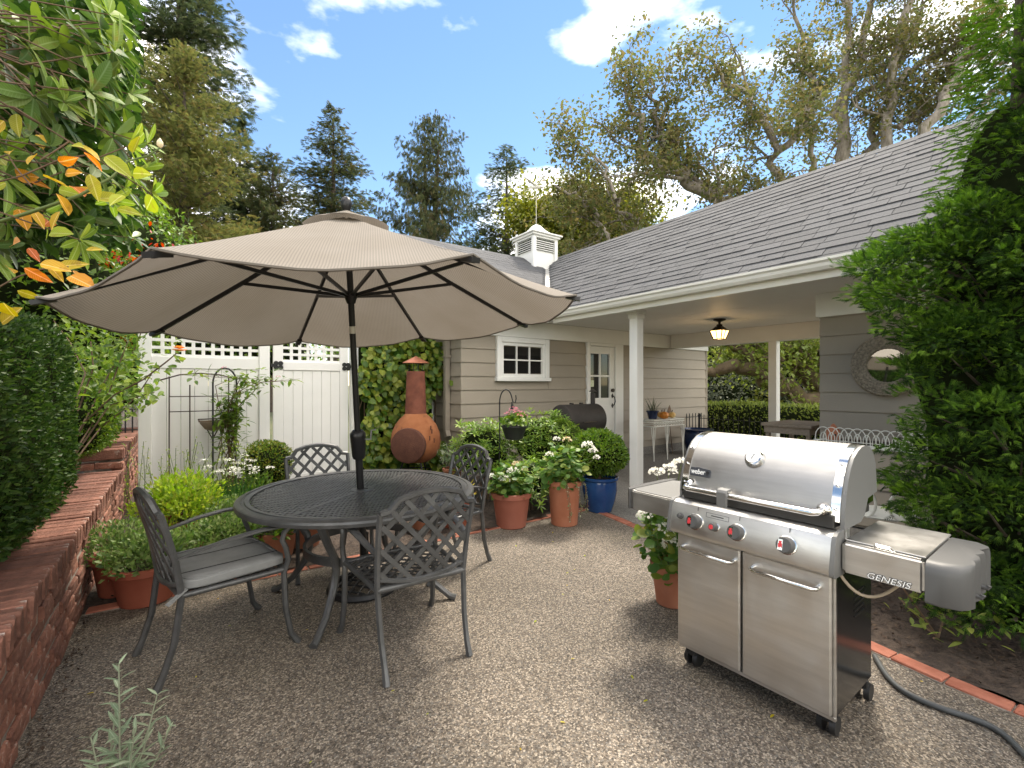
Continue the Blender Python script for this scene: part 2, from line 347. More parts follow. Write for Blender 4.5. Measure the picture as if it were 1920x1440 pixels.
LV['chive'] = leafm('chive_leaf', [(.03, .10, .025), (.05, .15, .03), (.09, .2, .04)], .3, .4)
LV['ger'] = leafm('geranium_leaf', [(.04, .11, .02), (.07, .16, .025), (.10, .20, .03), (.22, .25, .04)], .3, .5)
LV['azalea'] = leafm('azalea_leaf', [(.08, .17, .025), (.12, .22, .03), (.20, .31, .045), (.27, .36, .06)], .38, .4)
LV['sage'] = leafm('sage_leaf', [(.16, .22, .14), (.22, .28, .18), (.28, .33, .22)], .3, .7)
LV['ivy'] = leafm('variegated_ivy_leaf', [(.08, .14, .05), (.20, .25, .12), (.45, .48, .36)], .3, .5)
LV['white'] = leafm('white_petal', [(.72, .70, .62), (.80, .79, .74), (.84, .83, .80)], .3, .6)
LV['cream'] = leafm('cream_petal', [(.6, .42, .2), (.72, .6, .4), (.8, .76, .62)], .3, .6)
LV['pink'] = leafm('pink_petal', [(.62, .22, .30), (.72, .34, .42), (.6, .15, .2)], .3, .6)
LV['peach'] = leafm('peach_petal', [(.72, .26, .05), (.78, .36, .10), (.8, .45, .18)], .3, .6)
LV['far'] = leafm('distant_leaf', [(.035, .05, .028), (.06, .075, .04), (.09, .10, .05), (.05, .055, .05)], .25, .6)
LV['hedge'] = leafm('laurel_leaf', [(.12, .17, .035), (.19, .245, .05), (.26, .29, .07)], .4, .5, .3)
LV['grassy'] = leafm('spiky_leaf', [(.04, .06, .03), (.08, .10, .05)], .2, .6)
LV['mulch'] = leafm('bark_chip', [(.02, .012, .008), (.05, .03, .02), (.09, .06, .04)], .0, .9)

VRH = leafm('rhododendron_blade', [(.035, .07, .018), (.06, .115, .022), (.09, .155, .028), (.15, .22, .035), (.085, .115, .04)], .32, .5, .22, .35)
VRY = leafm('rhododendron_new_blade', [(.12, .21, .03), (.18, .27, .035), (.24, .30, .04)], .42, .5, .22, .15)
VOR = leafm('autumn_rose_blade', [(.50, .13, .02), (.55, .22, .02), (.55, .33, .03), (.45, .34, .03), (.48, .08, .025)], .4, .5, .3, .45)
VYE = leafm('yellow_rose_blade', [(.45, .34, .03), (.34, .36, .03), (.24, .30, .03), (.55, .30, .03)], .45, .5, .3, .35)
VRO = leafm('rose_blade', [(.055, .12, .02), (.11, .20, .025), (.18, .27, .035), (.08, .13, .05), (.24, .32, .04)], .4, .45, .3, .2)
VVI = leafm('hydrangea_vine_blade', [(.04, .10, .015), (.08, .16, .02), (.16, .24, .03), (.28, .31, .045), (.22, .27, .05)], .35, .42, .3, .25)
VSA = leafm('sage_blade', [(.16, .22, .14), (.22, .28, .18), (.28, .33, .22)], .3, .8, .15, .1)
# ------------------------------------------------------------------ leaf scattering
def tpl_leaf(w=.4, fold=.12, droop=.12, rows=(0, .3, .68, 1), widths=(.12, 1, .8, 0)):
    vs, fs = [], []
    for y, k in zip(rows, widths):
        z = -droop * y * y
        vs += [(-w/2*k, y, z + fold*w*k), (0, y, z), (w/2*k, y, z + fold*w*k)]
    for i in range(len(rows) - 1):
        a = i * 3; fs += [(a, a+1, a+4, a+3), (a+1, a+2, a+5, a+4)]
    return np.array(vs), fs
def tpl_dia(w=.5, fold=.12, droop=.1):
    return np.array([(0, 0, 0), (w/2, .5, fold*w), (0, 1, -droop), (-w/2, .5, fold*w)]), [(0, 1, 2), (0, 2, 3)]
def tpl_round(w=.9, fold=.1, n=7):
    vs = [(0, .45, -.05)] + [(w/2*math.cos(a), .5 + .5*math.sin(a), fold*abs(math.cos(a))*w) for a in [2*math.pi*i/n - math.pi/2 for i in range(n)]]
    return np.array(vs), [(0, i+1, (i+1) % n + 1) for i in range(n)]
def tpl_spray(k=4, w=.13, spread=.75, side=.5, flat=.05):
    vs, fs = [], []
    def blade(p, d, ln, wd, z):
        d = nrm((d[0], d[1], 0)); s = np.array([-d[1], d[0], 0]); o = len(vs); p = np.array([p[0], p[1], z])
        vs.extend([p, p + d*ln*.45 + s*wd/2, p + d*ln + np.array([0, 0, -flat]), p + d*ln*.45 - s*wd/2]); fs.extend([(o, o+1, o+2), (o, o+2, o+3)])
    blade((0, 0), (0, 1), 1, w, 0)
    for i in range(k):
        y = .12 + .72 * i / k; ln = side * (1 - .55 * i / k)
        blade((0, y), (spread, 1), ln, w*.9, .02); blade((0, y + .06), (-spread, 1), ln, w*.9, -.02)
    return np.array(vs), fs
LEAF, DIA, ROUND, SPRAY, FEATH = tpl_leaf(), tpl_dia(), tpl_round(), tpl_spray(), tpl_spray(6, .10, .9, .42, .08)
FINE = tpl_spray(4, .055, .75, .38, .14)
WISP = tpl_spray(4, .055, .8, .36, .18)
LONG = tpl_leaf(.26, .1, .25, (0, .35, .75, 1), (.2, 1, .75, 0))

def frames(d, up=None, roll=.0):     # rows of rotation matrices: local y -> d, local z -> about up
    n = len(d); d = d / (np.linalg.norm(d, axis=1, keepdims=True) + 1e-9)
    u = np.tile((0., 0., 1.), (n, 1)) if up is None else np.array(up, float)
    if u.ndim == 1: u = np.tile(u, (n, 1))
    u = u + rng.normal(0, .12 + roll, (n, 3))
    x = np.cross(d, u); x /= np.linalg.norm(x, axis=1, keepdims=True) + 1e-9
    z = np.cross(x, d)
    return np.stack([x, d, z], 2)
def scatter(name, tpl, pos, rot, size, m, parent=None, rnd=None, kind=None):
    tv, tf = tpl; n, k = len(pos), len(tv)
    size = np.broadcast_to(np.asarray(size, float), (n,))
    v = np.einsum('nij,kj->nki', rot, tv) * size[:, None, None] + np.asarray(pos)[:, None, :]
    ls = np.array([len(f) for f in tf]); flat = np.concatenate([np.array(f) for f in tf])
    loops = (np.arange(n)[:, None] * k + flat[None, :]).ravel()
    tot = np.tile(ls, n); st = np.concatenate([[0], np.cumsum(tot)[:-1]])
    me = bpy.data.meshes.new(name)
    me.vertices.add(n * k); me.vertices.foreach_set('co', v.ravel().astype(np.float32))
    me.loops.add(len(loops)); me.loops.foreach_set('vertex_index', loops.astype(np.int32))
    me.polygons.add(len(tot)); me.polygons.foreach_set('loop_start', st.astype(np.int32))
    try: me.polygons.foreach_set('loop_total', tot.astype(np.int32))
    except Exception: pass
    me.update(calc_edges=True); me.validate()
    a = me.attributes.new('rnd', 'FLOAT', 'POINT')
    r = rng.random(n) if rnd is None else np.asarray(rnd)
    a.data.foreach_set('value', np.repeat(r, k).astype(np.float32))
    me.materials.append(m)
    o = link(name, me, None, parent)
    if kind: o['kind'] = kind
    return o
def rdir(n):
    d = rng.normal(size=(n, 3)); return d / np.linalg.norm(d, axis=1, keepdims=True)
def lump(p, f, seed):   # cheap smooth noise in [-1,1]
    r = np.random.default_rng(seed); s = 0
    for _ in range(5):
        k = r.normal(size=3) * f; s = s + np.sin(p @ k + r.uniform(0, 6.3))
    return s / 3
def shell(n, c, rad3, bump=.15, freq=3., seed=1, inner=.25, zmin=-1):
    d = rdir(int(n * 1.6)); d = d[d[:, 2] > zmin][:n]
    r = 1 - np.abs(rng.normal(0, inner, len(d))); r = np.clip(r, .2, 1.06)
    p = d * np.array(rad3); k = 1 + bump * lump(p / max(rad3), freq, seed)
    return np.array(c) + p * (r * k)[:, None], d
def core(name, c, rad3, parent, m=None, n=14, bump=.12, freq=3., seed=1):  # dark solid added inside the leaves to block light and stand for shade
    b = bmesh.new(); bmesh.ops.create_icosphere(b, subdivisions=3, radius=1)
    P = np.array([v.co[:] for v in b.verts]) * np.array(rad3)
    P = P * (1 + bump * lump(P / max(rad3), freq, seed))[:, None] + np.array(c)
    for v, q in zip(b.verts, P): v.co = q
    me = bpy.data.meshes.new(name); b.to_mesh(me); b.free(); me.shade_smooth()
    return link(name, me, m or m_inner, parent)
def leaf_objects(name, meshes, pos, rot, size, parent, mats=None):
    """separate leaf parts that share mesh data"""
    off = parent.location if parent.get('_w') is not None else Vector((0, 0, 0))
    out = []
    for i in range(len(pos)):
        o = bpy.data.objects.new(name, meshes[i % len(meshes)]); col.objects.link(o); o.parent = parent
        mt = Matrix(rot[i].tolist()).to_4x4(); s = float(size[i])
        o.matrix_local = Matrix.Translation(Vector(pos[i]) - off) @ mt @ Matrix.Scale(s, 4); out.append(o)
    return out
def tpl_mesh(name, tpl, m):
    me = bpy.data.meshes.new(name); me.from_pydata([tuple(v) for v in tpl[0]], [], tpl[1]); me.shade_smooth(); me.materials.append(m); return me
# ================================================================== THE SETTING
def sheet(name, poly, z, m, kind='structure', sub=0, amp=0, thick=.05):
    if sub:
        xs = [p[0] for p in poly]; ys = [p[1] for p in poly]
        b = bmesh.new(); f = b.faces.new([b.verts.new((x, y, z)) for x, y in poly])
        for axis, lo, hi in ((0, min(xs), max(xs)), (1, min(ys), max(ys))):
            k = int((hi - lo) / sub)
            for i in range(1, k):
                co = [0, 0, 0]; co[axis] = lo + (hi - lo) * i / k; no = [0, 0, 0]; no[axis] = 1
                bmesh.ops.bisect_plane(b, geom=b.verts[:] + b.edges[:] + b.faces[:], plane_co=co, plane_no=no)
        P = np.array([v.co[:] for v in b.verts]); e = lump(P, 5, 4) * .6 + lump(P, 17, 5) * .4
        for v, q in zip(b.verts, e): v.co.z += amp * (q + .9) * .6
        me = bpy.data.meshes.new(name); b.to_mesh(me); b.free(); me.shade_smooth(); o = link(name, me, m)
    else:
        o = MB().prism(poly, (0, 0, z - thick), (1, 0, 0), (0, 1, 0), (0, 0, thick)).build(name, m)
    o['kind'] = kind
    return o
sheet('ground', [(-400, -400), (400, -400), (400, 400), (-400, 400)], -.08, m_ground, thick=.3)
sheet('patio', [(-.60, -4), (3.05, -4), (2.92, -.4), (2.97, .6), (3.12, 1.4), (3.62, 2.9), (3.78, 3.78), (-.60, 3.88)], 0, m_patio)
walk = sheet('walkway', [(4.75, -4), (9.4, -4), (9.4, 6.3), (3.86, 6.3), (3.86, 3.6), (3.72, 2.9), (4.75, 2.45)], 0.004, m_walk)
sheet('planting_bed', [(-.60, 3.88), (3.80, 3.78), (3.86, 6.2), (3.86, 9), (-.6, 9)], .0, m_soil, sub=.06, amp=.03)
sheet('mulch_bed', [(3.055, -2), (4.75, -2), (4.75, 2.45), (3.76, 2.86), (3.205, 1.43), (3.03, .6), (2.95, -.3), (3.0, -.8)], -.018, m_soil, sub=.045, amp=.05)
sheet('terrace', [(-40, -6), (-.86, -6), (-.86, 9), (-.55, 9), (-.55, 40), (-40, 40)], .46, m_soil, thick=.5)
sheet('path', [(15.5, -10), (19.5, -10), (24, 14), (19, 14)], -.07, m_pale, thick=.02)
# loose bark chips on the mulch bed
n = 5200
P = np.c_[rng.uniform(3.04, 4.7, n), rng.uniform(-.9, 2.4, n), rng.uniform(.008, .038, n)]
P = P[(P[:, 0] - 3.05) > (P[:, 1] - .5).clip(0) * .32]
tag(scatter('bark_mulch', DIA, P, frames(rdir(len(P)) * (1, 1, .25)), rng.uniform(.012, .04, len(P)), LV['mulch']), 'dark brown bark chips strewn over the bed behind the grill', 'mulch', kind='stuff')
n = 900
P = np.c_[rng.uniform(-.4, 3.7, n), rng.uniform(3.95, 6.8, n), np.full(n, .03)]
tag(scatter('leaf_litter', DIA, P, frames(rdir(n) * (1, 1, .25)), rng.uniform(.012, .035, n), LV['mulch']), 'brown litter on the soil between the potted plants', 'leaf litter', kind='stuff')

n = 420
P = np.c_[-.50 + np.abs(rng.normal(0, .035, n)), rng.uniform(1.6, 3.85, n), rng.uniform(.002, .010, n)]
tag(scatter('wall_crumbs', DIA, P, frames(rdir(n)), rng.uniform(.006, .024, n), LV['mulch']), 'crumbled mortar and dry debris along the foot of the brick wall', 'debris', kind='stuff')
n = 46
P = np.c_[rng.uniform(-.4, 3.3, n), rng.uniform(.6, 3.8, n), np.full(n, .006)]
tag(scatter('fallen_leaves', LEAF, P, frames(rdir(n)*(1, 1, .1), (0, 0, 1)), rng.uniform(.012, .032, n), LV['yellow']), 'a few tiny yellowed leaves fallen on the patio', 'leaves', kind='stuff')
# brick edging laid flat along the patio
def brick_mesh(name, l, w_, h, m, bev=.006, wob=.0025):
    me = MB().box(-l/2, l/2, -w_/2, w_/2, -h/2, h/2).build(name, m, None, None, bev, wob)
    d = me.data; bpy.data.objects.remove(me); return d
edge_v = [brick_mesh('edging', .205, .088, .05, m_edgebrick, .004, .0015) for _ in range(3)]
def edging(name, label, path):
    e = T(name, label, 'brick edging', (*path[0], 0), world=True)
    mbb = MB()
    for a, b in zip(path[:-1], path[1:]):
        a, b = np.array(a), np.array(b); ln = np.linalg.norm(b - a); k = max(1, round(ln / .213)); t = (b - a) / ln
        ang = math.atan2(t[1], t[0])
        mbb.bar((*a, -.002), (*b, -.002), .10, .012)
        for i in range(k):
            c = a + t * (i + .5) * ln / k
            o = bpy.data.objects.new('brick', RD.choice(edge_v)); col.objects.link(o); o.parent = e
            o.location = Vector((c[0], c[1], -.010 + RD.uniform(-.003, .003))) - e.location
            o.rotation_euler = (RD.uniform(-.012, .012), RD.uniform(-.012, .012), ang + RD.uniform(-.012, .012))
            o.scale = ((ln / k - .009) / .205, 1, 1)
    mbb.build('mortar_bed', m_mortar, e)
    return e
edging('brick_edging', 'row of flat red bricks between the patio and the potted herb bed', [(-.5, 3.90), (1.0, 3.83), (2.2, 3.84), (3.72, 3.80)])
edging('brick_edging', 'row of flat red bricks curving past the blue pot and behind the grill', [(3.79, 3.70), (3.66, 2.95), (3.14, 1.45), (2.99, .6), (2.93, -.3), (3.0, -1.2)])

# ------------------------------------------------------------------ old brick retaining wall
WX, WTOP = -.52, .56
bw = T('brick_retaining_wall', 'low old brick retaining wall with header coping beside the chair', 'brick wall', (WX, 3.5, 0), world=True)
MB().box(-.84, WX - .012, .6, 6.42, 0, .47).box(-.84, WX - .016, 6.421, 9.2, 0, .655).build('mortar', m_mortar, bw)
var = [brick_mesh('wall_brick', .205, .095, .062, m_brick, .007, .0028) for _ in range(6)]
for c in range(6):
    z = .034 + c * .0735; y = .7 + (c % 2) * .11
    while y < 9.0:
        if not (y < 1.3):
            o = bpy.data.objects.new('brick', RD.choice(var)); col.objects.link(o); o.parent = bw
            o.location = Vector((WX - .047 + RD.uniform(-.010, .007), y, z + RD.uniform(-.004, .004))) - bw.location
            o.rotation_euler = (RD.uniform(-.02, .02), RD.uniform(-.02, .02), math.pi/2 + RD.uniform(-.02, .02))
            o.scale = (RD.uniform(.92, 1.03), 1, RD.uniform(.92, 1.05))
        y += .219
cope = [brick_mesh('coping', .37, .066, .105, m_cope, .007, .0035) for _ in range(6)]
def coping(y0, y1, z):
    y = y0
    while y < y1:
        o = bpy.data.objects.new('coping_brick', RD.choice(cope)); col.objects.link(o); o.parent = bw
        o.location = Vector((WX - .172 + RD.uniform(-.007, .006), y, z - .054 + RD.uniform(-.005, .005))) - bw.location
        o.rotation_euler = (RD.uniform(-.018, .018), RD.uniform(-.012, .012), RD.uniform(-.012, .012))
        o.scale = (1, RD.uniform(.95, 1.04), 1)
        y += .0755
coping(.9, 6.16, WTOP)
coping(6.22, 9.1, .765)
# riser of the raised end
for k in range(2):
    o = bpy.data.objects.new('brick', var[k]); col.objects.link(o); o.parent = bw
    o.location = Vector((WX - .10 - .21 * k, 6.205, .605)) - bw.location; o.rotation_euler = (.02, 0, .02)
for c in range(2):
    y = 6.3 + .1 * c
    while y < 9:
        o = bpy.data.objects.new('brick', RD.choice(var)); col.objects.link(o); o.parent = bw
        o.location = Vector((WX - .047, y, .5 + c * .0735)) - bw.location; o.rotation_euler = (0, 0, math.pi/2); y += .219

# ------------------------------------------------------------------ house: garage wing + breezeway wing
YW, GX0, GX1 = 6.05, 3.37, 9.78              # garage front wall
EX, EZ, RX, RZ = 4.75, 2.50, 6.80, 4.17      # breezeway eave / ridge (along Y)
EYG, RYG = 5.65, 8.16                        # garage eave / ridge (along X)
HX, HY = 5.93, 2.27                          # house end wall facing the patio
gar = T('garage', 'taupe lap-sided garage wing with small six-pane window and half-glass door', 'garage', (GX0, YW, 0), world=True)
wing = T('breezeway_wing', 'covered breezeway wing with white posts, grey shingle roof and taupe house wall', 'house', (5.15, 4.25, 0), world=True)
gw = MB().box(GX0 + .02, 6.0, YW + .02, 10.2, 0, 2.45).box(6.0, 6.80, YW + .10, 10.2, 0, 2.45).box(6.80, GX1 - .02, YW + .02, 10.2, 0, 2.45).build('wall', m_siding, gar)
MB().box(GX0 + .005, 5.955, YW + .012, YW + .1, -.02, .16).box(6.92, GX1, YW + .012, YW + .1, -.02, .16).box(GX0 + .012, GX0 + .1, YW + .1, 10.2, -.02, .16).build('foundation', m_walk, gar)
LZ = [1.969 - .21 * k + .0 for k in range(9)]      # lower edges of the boards
def board(x0, x1, z0, z1, y, parent):      # lap board in a plane facing -Y
    t0, t1 = .026, .006
    return MB().add([(x0, y - t0, z0), (x1, y - t0, z0), (x1, y, z0), (x0, y, z0), (x0, y - t1, z1), (x1, y - t1, z1), (x1, y, z1), (x0, y, z1)],
             [(0,3,2,1),(4,5,6,7),(0,1,5,4),(1,2,6,5),(2,3,7,6),(3,0,4,7)]).build('siding_board', m_siding, parent, None, .002)
def boardx(y0, y1, z0, z1, x, parent, sgn=-1):     # plane facing -X
    t0, t1 = .026, .006
    return MB().add([(x + sgn*t0, y0, z0), (x + sgn*t0, y1, z0), (x, y1, z0), (x, y0, z0), (x + sgn*t1, y0, z1), (x + sgn*t1, y1, z1), (x, y1, z1), (x, y0, z1)],
             [(0,1,2,3),(7,6,5,4),(4,5,1,0),(5,6,2,1),(6,7,3,2),(7,4,0,3)]).build('siding_board', m_siding, parent, None, .002)
for z in [2.179] + LZ:
    z1 = min(z + .222, 2.40)
    if z > 2.1: segs = [(GX0, 3.99)]
    elif z > 1.33: segs = [(GX0, 3.985), (5.055, 5.95), (6.925, GX1)]
    else: segs = [(GX0, 5.95), (6.925, GX1)]
    if 1.33 < z < 1.48:
        board(3.985, 5.055, z, 1.475, YW + .02, gw)
    for a, b in segs: board(a, b, z, z1, YW + .02, gw)
    boardx(YW + .02, 7.6, z, z1, GX0 + .02, gw)
MB().box(GX1 - .03, GX1 + .012, YW - .012, YW + .05, .1, 2.2).build('corner_board', m_siding, gar, None, .003)
# frieze and soffit of the garage
MB().box(GX0 - .02, GX1 + .02, YW - .03, YW + .015, 2.185, 2.455).build('frieze_board', m_white, gar, None, .004)
MB().box(GX0 - .38, EX - .03, EYG - .02, YW + .3, 2.456, 2.485).box(GX0 - .38, GX0 + .01, YW + .3, 10.2, 2.456, 2.485).box(8.61, 10.3, 5.5, 6.3, 2.458, 2.50).build('soffit', m_soffit, gar)
MB().box(GX0 - .40, EX - .06, EYG - .045, EYG - .02, 2.40, 2.52).box(GX0 - .42, GX0 - .40, EYG - .045, 10.2, 2.40, 2.52).build('fascia', m_white, gar)
# window
wd = MB()
x0, x1, z0, z1 = 3.99, 5.05, 1.48, 2.18
for a in ((x0, x0+.085, z0+.05, z1), (x1-.085, x1, z0+.05, z1), (x0+.085, x1-.085, z1-.085, z1)): wd.box(a[0], a[1], YW-.045, YW+.03, a[2], a[3])
wd.box(x0-.02, x1+.02, YW-.07, YW+.03, z0-.005, z0+.05)
win = wd.build('window', m_white, gar, None, .004)
sa = MB(); sx0, sx1, sz0, sz1 = x0+.087, x1-.087, z0+.052, z1-.087
sa.box(sx0, sx0+.05, YW-.02, YW+.03, sz0, sz1).box(sx1-.05, sx1, YW-.02, YW+.03, sz0, sz1).box(sx0+.05, sx1-.05, YW-.02, YW+.03, sz0, sz0+.06).box(sx0+.05, sx1-.05, YW-.02, YW+.03, sz1-.05, sz1)
sa.build('sash', m_white, win, None, .003)
ix0, ix1, iz0, iz1 = sx0+.05, sx1-.05, sz0+.06, sz1-.05
for i in range(1, 3):
    xm = ix0 + (ix1-ix0)*i/3; MB().box(xm-.011, xm+.011, YW-.012, YW+.03, iz0, iz1).build('muntin', m_white, win)
zm = (iz0+iz1)/2; MB().box(ix0, ix1, YW-.010, YW+.03, zm-.011, zm+.011).build('muntin', m_white, win)
for i in range(3):
    for j in range(2):
        a, b = ix0 + (ix1-ix0)*i/3, ix0 + (ix1-ix0)*(i+1)/3; c, d = (iz0, zm) if j == 0 else (zm, iz1)
        MB().box(a+.011, b-.011, YW+.012, YW+.018, c+.011, d-.011).build('pane', m_blackpane, win)
# door with four panes
fr = MB().box(5.955, 6.03, YW-.03, YW+.03, .0, 2.183).box(6.70, 6.92, YW-.03, YW+.03, 0, 2.183).box(6.03, 6.70, YW-.03, YW+.03, 2.13, 2.183).box(5.955, 6.92, YW-.12, YW+.03, 0, .13)
fr.build('door_frame', m_white, gar, None, .004)
dx0, dx1, dz0, dz1 = 6.035, 6.695, .135, 2.125
gx0, gx1, gz0, gz1 = dx0+.03, dx1-.13, 1.17, 1.99
dr = MB().box(dx0, gx0, YW+.0, YW+.06, dz0, dz1).box(gx1, dx1, YW+.0, YW+.06, dz0, dz1).box(gx0, gx1, YW+.0, YW+.06, dz0, gz0).box(gx0, gx1, YW+.0, YW+.06, gz1, dz1)
door = dr.build('door', m_white, gar, None, .003)
for a, b in ((.25, .60), (.68, 1.03)):
    MB().box(gx0+.08, gx1, YW-.008, YW-.001, a, b).build('raised_panel', m_white, door, None, .003)
cx = (gx0+gx1)/2; cz = (gz0+gz1)/2
MB().box(cx-.016, cx+.016, YW+.004, YW+.055, gz0, gz1).box(gx0, cx-.017, YW+.006, YW+.05, cz-.016, cz+.016).box(cx+.017, gx1, YW+.006, YW+.05, cz-.016, cz+.016).build('muntin', m_white, door)
for a, b in ((gx0, cx-.016), (cx+.016, gx1)):
    for c, d in ((gz0, cz-.016), (cz+.016, gz1)):
        MB().box(a, b, YW+.03, YW+.036, c, d).build('pane', m_blackpane, door)
MB().box(gx0 + .01, gx0 + .10, YW+.018, YW+.02, 1.38, 1.50).build('window_sticker', mat('green_sticker', (.5, .58, .35), .5, c2=(.75, .78, .6), scale=30), door)
kb = MB(); kb.tube([(6.635, YW-.035, 1.31), (6.635, YW+.0, 1.31)], [.034, .034], 14); kb.build('deadbolt', m_bronze, door, 40)
hb = MB().tube([(6.635, YW-.01, 1.21), (6.635, YW-.06, 1.18), (6.645, YW-.07, 1.10), (6.635, YW-.05, 1.04), (6.635, YW-.01, 1.02)], .010, 8)
for z in (1.205, 1.02): hb.prism([(0, .045), (.025, 0), (0, -.045), (-.025, 0)], (6.635, YW-.012, z), (1, 0, 0), (0, 0, 1), (0, .014, 0))
hb.build('door_handle', m_iron, door, 40)
# downspout on the garage side
ds = MB().tube([(GX0-.05, 6.42, 2.4), (GX0-.05, 6.42, .72), (GX0-.05, 6.38, .62)], .052, 4)
ds.box(GX0-.10, GX0, 6.36, 6.48, 1.84, 1.87)
ds.build('downspout', m_siding, gar)
# ---- breezeway
P1, P2 = (5.15, 4.25), (8.46, 3.95)
for (px, py) in (P1, P2):
    MB().box(px-.068, px+.068, py-.068, py+.068, .0, 2.44).build('post', m_white, wing, None, .005)
    if px < 6: MB().box(px-.10, px+.10, py-.10, py+.10, 2.40, 2.452).box(px-.082, px+.082, py-.082, py+.082, 2.34, 2.40).build('post_capital', m_white, wing, None, .004)
# ceiling panels with seams
ys = [-3.0, -.6, 1.83, 4.27, 6.02]; xs = [4.86, 6.10, 7.32, 8.60]
for a, b in zip(ys[:-1], ys[1:]):
    for c, d in zip(xs[:-1], xs[1:]):
        MB().box(c+.003, d-.003, a+.003, b-.003, 2.456, 2.48).build('ceiling_panel', m_soffit, wing)
MB().box(4.86, 8.6, -3, 6.02, 2.482, 2.50).build('ceiling_backing', m_inner, wing)
MB().box(4.81, 4.855, -3.2, 5.64, 2.40, 2.53).build('fascia', m_gutter, wing, None, .003)
MB().box(8.36, 8.56, -3, 6.0, 2.18, 2.455).build('rear_beam', m_white, wing, None, .004)
gu = MB(); prof = [(4.81, 2.47), (4.735, 2.47), (4.715, 2.50), (4.71, 2.53), (4.69, 2.548), (4.69, 2.572), (4.70, 2.572), (4.72, 2.55), (4.79, 2.50), (4.81, 2.50)]
gu.prism([(a, b) for a, b in prof], (0, -3.2, 0), (1, 0, 0), (0, 0, 1), (0, 8.85, 0)); gu.build('gutter', m_gutter, wing, None, 0)
# house wall facing the patio
hw = MB().box(HX+.02, 8.3, -4, HY-.02, 0, 2.45).build('wall', m_siding, wing)
for z in [2.179] + LZ:
    boardx(-3, HY, z, min(z + .222, 2.40), HX + .02, hw)
MB().box(HX-.03, HX+.015, -3, HY+.03, 2.19, 2.455).box(HX+.015, 8.3, HY, HY+.03, 2.19, 2.455).build('frieze_board', m_white, wing, None, .004)
MB().box(HX-.06, HX+.02, -3, HY+.02, 0, .1).build('foundation', m_walk, wing)

# ---- roofs with shingles
s1 = np.array([RX-EX, 0, RZ-EZ]); sl1 = np.linalg.norm(s1); u1 = s1/sl1; n1 = np.array([-u1[2], 0, u1[0]])
s2 = np.array([0, RYG-EYG, RZ-EZ]); sl2 = np.linalg.norm(s2); u2 = s2/sl2; n2 = np.array([0, -u2[2], u2[0]])
EX0 = EX - .02
rf = MB().add([(EX0, -3.2, EZ+.03), (RX, -3.2, RZ), (RX, 8.16, RZ), (EX0, EYG, EZ+.03), (9.0, -3.2, EZ), (9.0, 8.16, EZ)], [(0, 1, 2, 3), (1, 4, 5, 2)]).build('roof', m_shingle, wing)
rg = MB().add([(GX0-.4, EYG, EZ+.03), (EX0, EYG, EZ+.03), (RX, RYG, RZ), (GX0-.4, RYG, RZ), (GX0-.4, 10.6, EZ), (11, 10.6, EZ), (11, RYG, RZ)], [(0, 1, 2, 3), (3, 6, 5, 4)]).build('roof', m_shingle, gar)
EXPO = .138
def shingle_geo(o, along, up, nn, wd_, ln, th):
    lift = .007
    q = [o, o + along*wd_, o + along*wd_ + up*ln, o + up*ln]
    lo = [q[0] + nn*lift, q[1] + nn*lift, q[2] + nn*.002, q[3] + nn*.002]
    hi = [q[0] + nn*(lift+th), q[1] + nn*(lift+th), q[2] + nn*(.002+th*.5), q[3] + nn*(.002+th*.5)]
    return lo + hi, [(4,5,6,7),(0,1,5,4),(1,2,6,5),(3,0,4,7)]
base_sh = []
for wd_ in (.20, .25, .30, .36, .42):
    for th in (.005, .010):
        vs_, fs_ = shingle_geo(np.zeros(3), np.array([0, 1., 0]), u1, n1, wd_, EXPO*1.12, th)
        me = bpy.data.meshes.new('shingle'); me.from_pydata([tuple(v) for v in vs_], [], fs_); fixn(me); me.materials.append(m_shingle); base_sh.append((wd_, me))
cand = []
k = 0
while k * EXPO < sl1 - .02:
    s = k * EXPO; xx = EX0 + u1[0]*s; vy = EYG + (RYG-EYG) * (s / sl1) - .05
    y = vy
    while y > -1.2:
        wd_, me = RD.choice(base_sh); y -= wd_ + .006
        cand.append((np.array([xx, y, EZ + .03 + u1[2]*s]), wd_, me))
    k += 1
def scr(p):
    d = p[0]*SY + p[1]*CY; return d, 960 + FPX*(p[0]*CY - p[1]*SY)/max(d, .1)
order = sorted([i for i, c in enumerate(cand) if scr(c[0])[0] > 1 and scr(c[0])[1] < 1900], key=lambda i: scr(cand[i][0])[0])
near = set(order[:300]); rest = MB()
for i, (p, wd_, me) in enumerate(cand):
    if i in near:
        o = bpy.data.objects.new('shingle', me); col.objects.link(o); o.parent = rf; o.location = tuple(p)
    else:
        vs_, fs_ = shingle_geo(p, np.array([0, 1., 0]), u1, n1, wd_, EXPO*1.12, RD.choice((.005, .010))); rest.add(vs_, fs_)
def rnd_attr(o, per):
    me = o.data; a = me.attributes.new('rnd', 'FLOAT', 'POINT'); n = len(me.vertices)
    a.data.foreach_set('value', np.repeat(rng.random(n // per + 1), per)[:n].astype(np.float32))
o = rest.build('shingle_field', m_shingle, rf); o['kind'] = 'stuff'; rnd_attr(o, 8)
rest = MB(); k = 0
while k * EXPO < sl2 - .02:
    s = k * EXPO; vx = EX0 + (RX-EX0) * (s / sl2) - .06; x = vx
    while x > GX0 - .42:
        wd_ = RD.choice((.2, .25, .3, .36, .42)); x -= wd_ + .004
        vs_, fs_ = shingle_geo(np.array([x, EYG + u2[1]*s, EZ + .03 + u2[2]*s]), np.array([1., 0, 0]), u2, n2, wd_, EXPO*1.12, RD.choice((.005, .010))); rest.add(vs_, fs_)
    k += 1
o = rest.build('shingle_field', m_shingle, rg); o['kind'] = 'stuff'; rnd_attr(o, 8)
